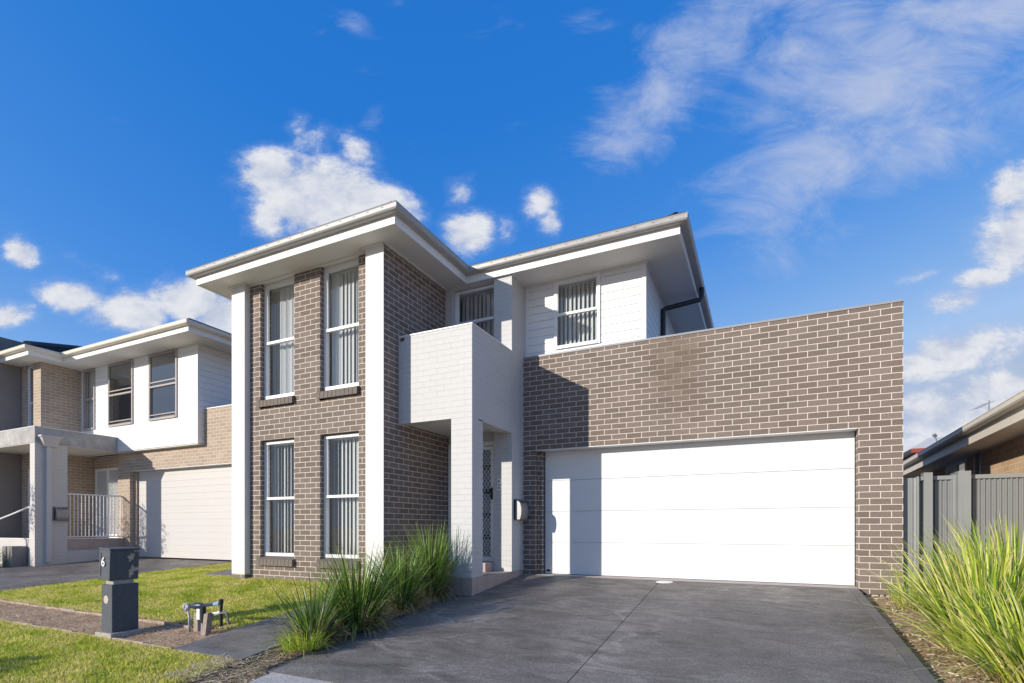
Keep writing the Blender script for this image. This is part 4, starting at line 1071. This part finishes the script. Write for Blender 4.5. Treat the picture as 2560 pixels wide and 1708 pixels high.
def chips(name, P, size, cols, lift, label, cat, asp=3., tilt=.5):
    n = len(P); g = np.random.default_rng(len(P))
    Z = np.array([z_ground(x, y) for x, y in P])
    a = g.uniform(0, 2*np.pi, n); s = size*g.uniform(.4, 1.4, n)
    t = np.stack([np.cos(a), np.sin(a), g.normal(0, tilt*.5, n)], 1)*s[:, None]
    b = np.stack([-np.sin(a), np.cos(a), g.normal(0, tilt, n)], 1)*(s/asp)[:, None]
    c = np.stack([P[:, 0], P[:, 1], Z + lift + g.uniform(0, lift, n)], 1)
    V = np.stack([c-t-b, c+t-b, c+t+b, c-t+b], 1).reshape(-1, 3)
    C = np.repeat(np.array(cols)[g.integers(0, len(cols), n)]*g.uniform(.7, 1.25, (n, 1)), 4, axis=0)
    return tag(raw_mesh(name, V, np.arange(n*4).reshape(n, 4), M['litter'], C), label, cat, kind='stuff')
bed = lambda x, y: -12 < x < -5.33 and -5.06 < y < -4.44
chips('bark_mulch', scatter(5200, -11., -5.33, -5.06, -4.44, bed), .014, [(.50,.33,.20), (.38,.24,.14), (.66,.47,.31), (.76,.60,.42), (.20,.12,.075), (.30,.28,.10)], .003, 'brown bark mulch in the narrow bed between the lawns', 'mulch', 4.5, .22)
strip = lambda x, y: (-4.33 < x < -4.06 and -5.3 < y < -1.9) or (-4.6 < x < -3.97 and -5.6 < y < -5.1)
chips('dry_straw', scatter(9500, -4.7, -3.95, -5.6, -1.9, strip), .055, [(.80,.66,.42), (.66,.52,.32), (.88,.77,.55), (.46,.34,.2)], .012, 'dry straw litter in the strip between path and driveway', 'leaf litter', 24., .10)
vrg = lambda x, y: 1.22 < x < 2.6 and -3.6 < y < .95
chips('dry_litter', scatter(5000, 1.22, 2.6, -3.6, .95, vrg), .03, [(.74,.61,.40), (.58,.45,.29), (.82,.71,.50), (.40,.29,.18), (.30,.36,.10)], .006, 'dry leaf litter on the bare soil along the right driveway edge', 'leaf litter', 7., .35)
for (xa, ya, xb, yb, lb) in ((-11.9, -4.43, -5.95, -4.49, 'weathered timber edging board between mulch bed and upper lawn'), (-11.9, -5.04, -5.35, -5.09, 'weathered timber edging board between mulch bed and front lawn')):
    e = MB(); N = 14
    for k in range(N):
        xx, x2 = xa+(xb-xa)*k/N, xa+(xb-xa)*(k+1)/N-.006; y1_, y2_ = ya+(yb-ya)*k/N, ya+(yb-ya)*(k+1)/N
        za, zb = z_lawn(xx, y1_), z_lawn(x2, y2_); hgt = .012 + .014*((k*7)%5)/5
        e.obox(((xx+x2)/2, (y1_+y2_)/2, (za+zb)/2+hgt/2-.03), ((x2-xx)/2, (y2_-y1_)/2, (zb-za)/2), (0, .011, 0), (0, 0, .03+hgt/2))
    tag(e.build('timber_edging', M['edging']), lb, 'edging', 'timber edging of the mulch bed')

# ------------------------------------------------------------------ sun, sky and clouds
SUN = Vector((-.528, -.796, .297)).normalized()
elev = math.asin(SUN.z)
sl = bpy.data.lights.new('sun', 'SUN'); sl.energy = 3.9; sl.angle = R(.5); sl.color = (1., .925, .82)
so_ = OBJ.new('sun', sl); COL.objects.link(so_); so_.rotation_euler = SUN.to_track_quat('Z', 'Y').to_euler(); so_.location = (-10, -20, 12)

w = bpy.data.worlds.new('World'); scene.world = w; w.use_nodes = True
nt = w.node_tree; nt.nodes.clear()
out = node(nt, 'ShaderNodeOutputWorld')
sky = node(nt, 'ShaderNodeTexSky', sky_type='NISHITA'); sky.sun_disc = False; sky.sun_elevation = elev
sky.sun_rotation = math.atan2(SUN.x, SUN.y)
sky.air_density = 1.0; sky.dust_density = 1.1; sky.ozone_density = 3.0; sky.altitude = 0
# camera-like grade of the physical sky: its brightness drives a deep azure to pale horizon scale
sepc = node(nt, 'ShaderNodeSeparateColor'); nt.links.new(sky.outputs[0], sepc.inputs[0])
dv = node(nt, 'ShaderNodeMath', operation='MULTIPLY'); nt.links.new(sepc.outputs[1], dv.inputs[0]); dv.inputs[1].default_value = .25
rmp = ramp(nt, dv.outputs[0], [(.16, (.010,.108,.41)), (.28, (.017,.145,.485)), (.43, (.052,.205,.56)), (.58, (.135,.295,.60)), (.78, (.27,.41,.64)), (1., (.31,.39,.53))])
scl = node(nt, 'ShaderNodeVectorMath', operation='SCALE'); nt.links.new(rmp, scl.inputs[0]); scl.inputs['Scale'].default_value = 1/.145
grade = scl.outputs[0]
bg1 = node(nt, 'ShaderNodeBackground'); bg1.inputs[1].default_value = .145; nt.links.new(grade, bg1.inputs[0])
YAW = math.atan(618/1299); cs, sn = math.cos(YAW), math.sin(YAW)
tc = node(nt, 'ShaderNodeTexCoord').outputs['Generated']
def dotv(v):
    d = node(nt, 'ShaderNodeVectorMath', operation='DOT_PRODUCT'); nt.links.new(tc, d.inputs[0]); d.inputs[1].default_value = v; return d.outputs['Value']
def mth(op, a, b=None, cl=False):
    m = node(nt, 'ShaderNodeMath', operation=op, use_clamp=cl)
    for k, v in enumerate((a, b)):
        if v is None: continue
        if hasattr(v, 'is_linked'): nt.links.new(v, m.inputs[k])
        else: m.inputs[k].default_value = v
    return m.outputs[0]
def mapr(v, a, b, c, d, smooth=True):
    m = node(nt, 'ShaderNodeMapRange', interpolation_type='SMOOTHSTEP' if smooth else 'LINEAR'); nt.links.new(v, m.inputs[0])
    for k, x in zip((1,2,3,4), (a,b,c,d)): m.inputs[k].default_value = x
    return m.outputs[0]
dz_ = dotv((0,0,1)); dep = mth('MAXIMUM', mth('ABSOLUTE', dotv((-sn, cs, 0))), .02)
# cloud-deck coordinates in the world: distance right of, and height above, a bearing across the house
uu = mth('DIVIDE', dotv((cs, sn, 0)), dep); vv = mth('DIVIDE', dz_, dep)
cx_ = node(nt, 'ShaderNodeCombineXYZ'); nt.links.new(uu, cx_.inputs[0]); nt.links.new(vv, cx_.inputs[1]); uvv = cx_.outputs[0]
def blobs(lst, grow):
    acc = None
    for (x, y, rx, ry, rot, s) in lst:
        mp = node(nt, 'ShaderNodeMapping', vector_type='TEXTURE'); nt.links.new(uvv, mp.inputs[0])
        mp.inputs['Location'].default_value = (x, y, 0)
        mp.inputs['Rotation'].default_value = (0, 0, R(rot)); mp.inputs['Scale'].default_value = (rx*grow, ry*grow, 1)
        ln = node(nt, 'ShaderNodeVectorMath', operation='LENGTH'); nt.links.new(mp.outputs[0], ln.inputs[0])
        v = mapr(ln.outputs['Value'], 0, 1, s, 0)
        acc = v if acc is None else mth('MAXIMUM', acc, v)
    return acc
CUM = [(-.37,.635,.24,.15,-8,1.), (-.46,.68,.13,.10,0,.9), (-.26,.61,.15,.11,-25,.95), (-.375,.745,.10,.075,15,.62), (-.30,.725,.12,.06,-30,.62), (-.41,.775,.07,.05,0,.62), (-.46,.60,.10,.08,0,.8),
       (-.085,.57,.085,.10,-60,.9), (-.10,.645,.06,.07,0,.66), (.052,.625,.075,.06,-30,.75), (.075,.59,.045,.06,10,.7), (-.02,.58,.05,.07,0,.45),
       (-.94,.53,.075,.05,-28,.85), (-.84,.445,.15,.06,-8,.9), (-.74,.415,.15,.075,-5,1.), (-.62,.435,.16,.08,-8,.95), (-.55,.405,.13,.10,0,.95), (-.97,.41,.11,.05,10,.85), (-.79,.49,.08,.04,-25,.5),
       (.99,.57,.19,.14,45,.95), (.96,.65,.12,.09,50,.8), (.86,.44,.14,.05,8,.78), (.84,.335,.26,.09,12,.92), (.82,.205,.28,.12,5,.95), (.93,.26,.22,.09,5,.9), (.80,.15,.28,.10,0,.95), (.78,.485,.09,.028,15,.6), (.91,.48,.14,.045,10,.75), (.55,.15,.4,.1,0,.75), (.67,.42,.08,.026,10,.45)]
CIR = [(.30,.86,.34,.13,60,.95), (.22,.74,.20,.12,30,.9), (.44,.99,.34,.15,60,.9), (.21,.81,.10,.08,0,.6),
       (.72,.84,.72,.27,42,1.), (.90,.99,.60,.34,40,1.), (.60,.95,.46,.20,50,.9), (.60,.73,.34,.13,-12,.95), (.50,.79,.16,.07,-25,.8), (.78,.74,.40,.14,35,.9), (.14,.985,.08,.10,60,.4), (-.30,.965,.11,.045,-25,.55), (-.37,.96,.05,.05,0,.4), (-.27,.79,.06,.045,40,.5), (-.20,1.01,.08,.05,0,.35), (.72,.62,.22,.05,5,.45), (-.84,.52,.1,.03,-25,.4)]
def nz(vec, scale, det, rough, dist=0.):
    n = node(nt, 'ShaderNodeTexNoise'); nt.links.new(vec, n.inputs['Vector'])
    for k, v in (('Scale', scale), ('Detail', det), ('Roughness', rough), ('Distortion', dist)): n.inputs[k].default_value = v
    return n.outputs[0]
mpn = node(nt, 'ShaderNodeMapping'); mpn.inputs['Scale'].default_value = (1, 1.5, 1); mpn.inputs['Location'].default_value = (3.7, 1.2, 0); nt.links.new(uvv, mpn.inputs[0])
n1 = nz(mpn.outputs[0], 9.5, 12, .64, .15)
dens = mth('ADD', blobs(CUM, 1.12), mth('MULTIPLY', mth('SUBTRACT', n1, .5), 1.35))
aC = mapr(dens, .35, .78, 0, 1)
mpc = node(nt, 'ShaderNodeMapping'); mpc.inputs['Rotation'].default_value = (0, 0, R(-48)); mpc.inputs['Scale'].default_value = (1, 2.0, 1); nt.links.new(uvv, mpc.inputs[0])
n2 = nz(mpc.outputs[0], 5., 12, .66, .5)
aI = mapr(mth('ADD', blobs(CIR, 1.1), mth('MULTIPLY', mth('SUBTRACT', n2, .5), 2.1)), .24, 1.45, 0, .90)
alpha = mth('MAXIMUM', mth('MAXIMUM', aC, mapr(dens, .22, .62, 0, .20)), aI)
alpha = mth('MULTIPLY', alpha, mapr(dz_, -.01, .03, 0, 1))
# sunlit side of each puff: compare the cloud noise with itself a little further from the sun
mps = node(nt, 'ShaderNodeMapping'); mps.inputs['Scale'].default_value = (1, 1.5, 1); mps.inputs['Location'].default_value = (3.7-.028, 1.2+.05, 0); nt.links.new(uvv, mps.inputs[0])
n1s = nz(mps.outputs[0], 9.5, 12, .64, .15)
shade = mapr(mth('SUBTRACT', n1, n1s), -.26, .20, 0, 1)
cc = mixc(nt, shade, (.52,.58,.73), (.86,.87,.90))
cc = mixc(nt, mth('MULTIPLY', aC, .9), (.50,.58,.79), cc)
bg2 = node(nt, 'ShaderNodeBackground'); bg2.inputs[1].default_value = .72; nt.links.new(cc, bg2.inputs[0])
mxs = node(nt, 'ShaderNodeMixShader'); nt.links.new(alpha, mxs.inputs[0]); nt.links.new(bg1.outputs[0], mxs.inputs[1]); nt.links.new(bg2.outputs[0], mxs.inputs[2])
nt.links.new(mxs.outputs[0], out.inputs[0])

# ------------------------------------------------------------------ camera
cam = bpy.data.cameras.new('camera'); co = OBJ.new('camera', cam); COL.objects.link(co)
cam.sensor_width = 36.; cam.lens = 1299/2560*36; cam.shift_y = (1320 - 854)/2560; cam.clip_start = .05; cam.clip_end = 3000
co.location = (0, -8.3477, .787); co.rotation_euler = (R(90), 0, YAW)
scene.camera = co
vs = scene.view_settings; vs.view_transform = 'Standard'; vs.look = 'None'; vs.exposure = .42; vs.gamma = 1.
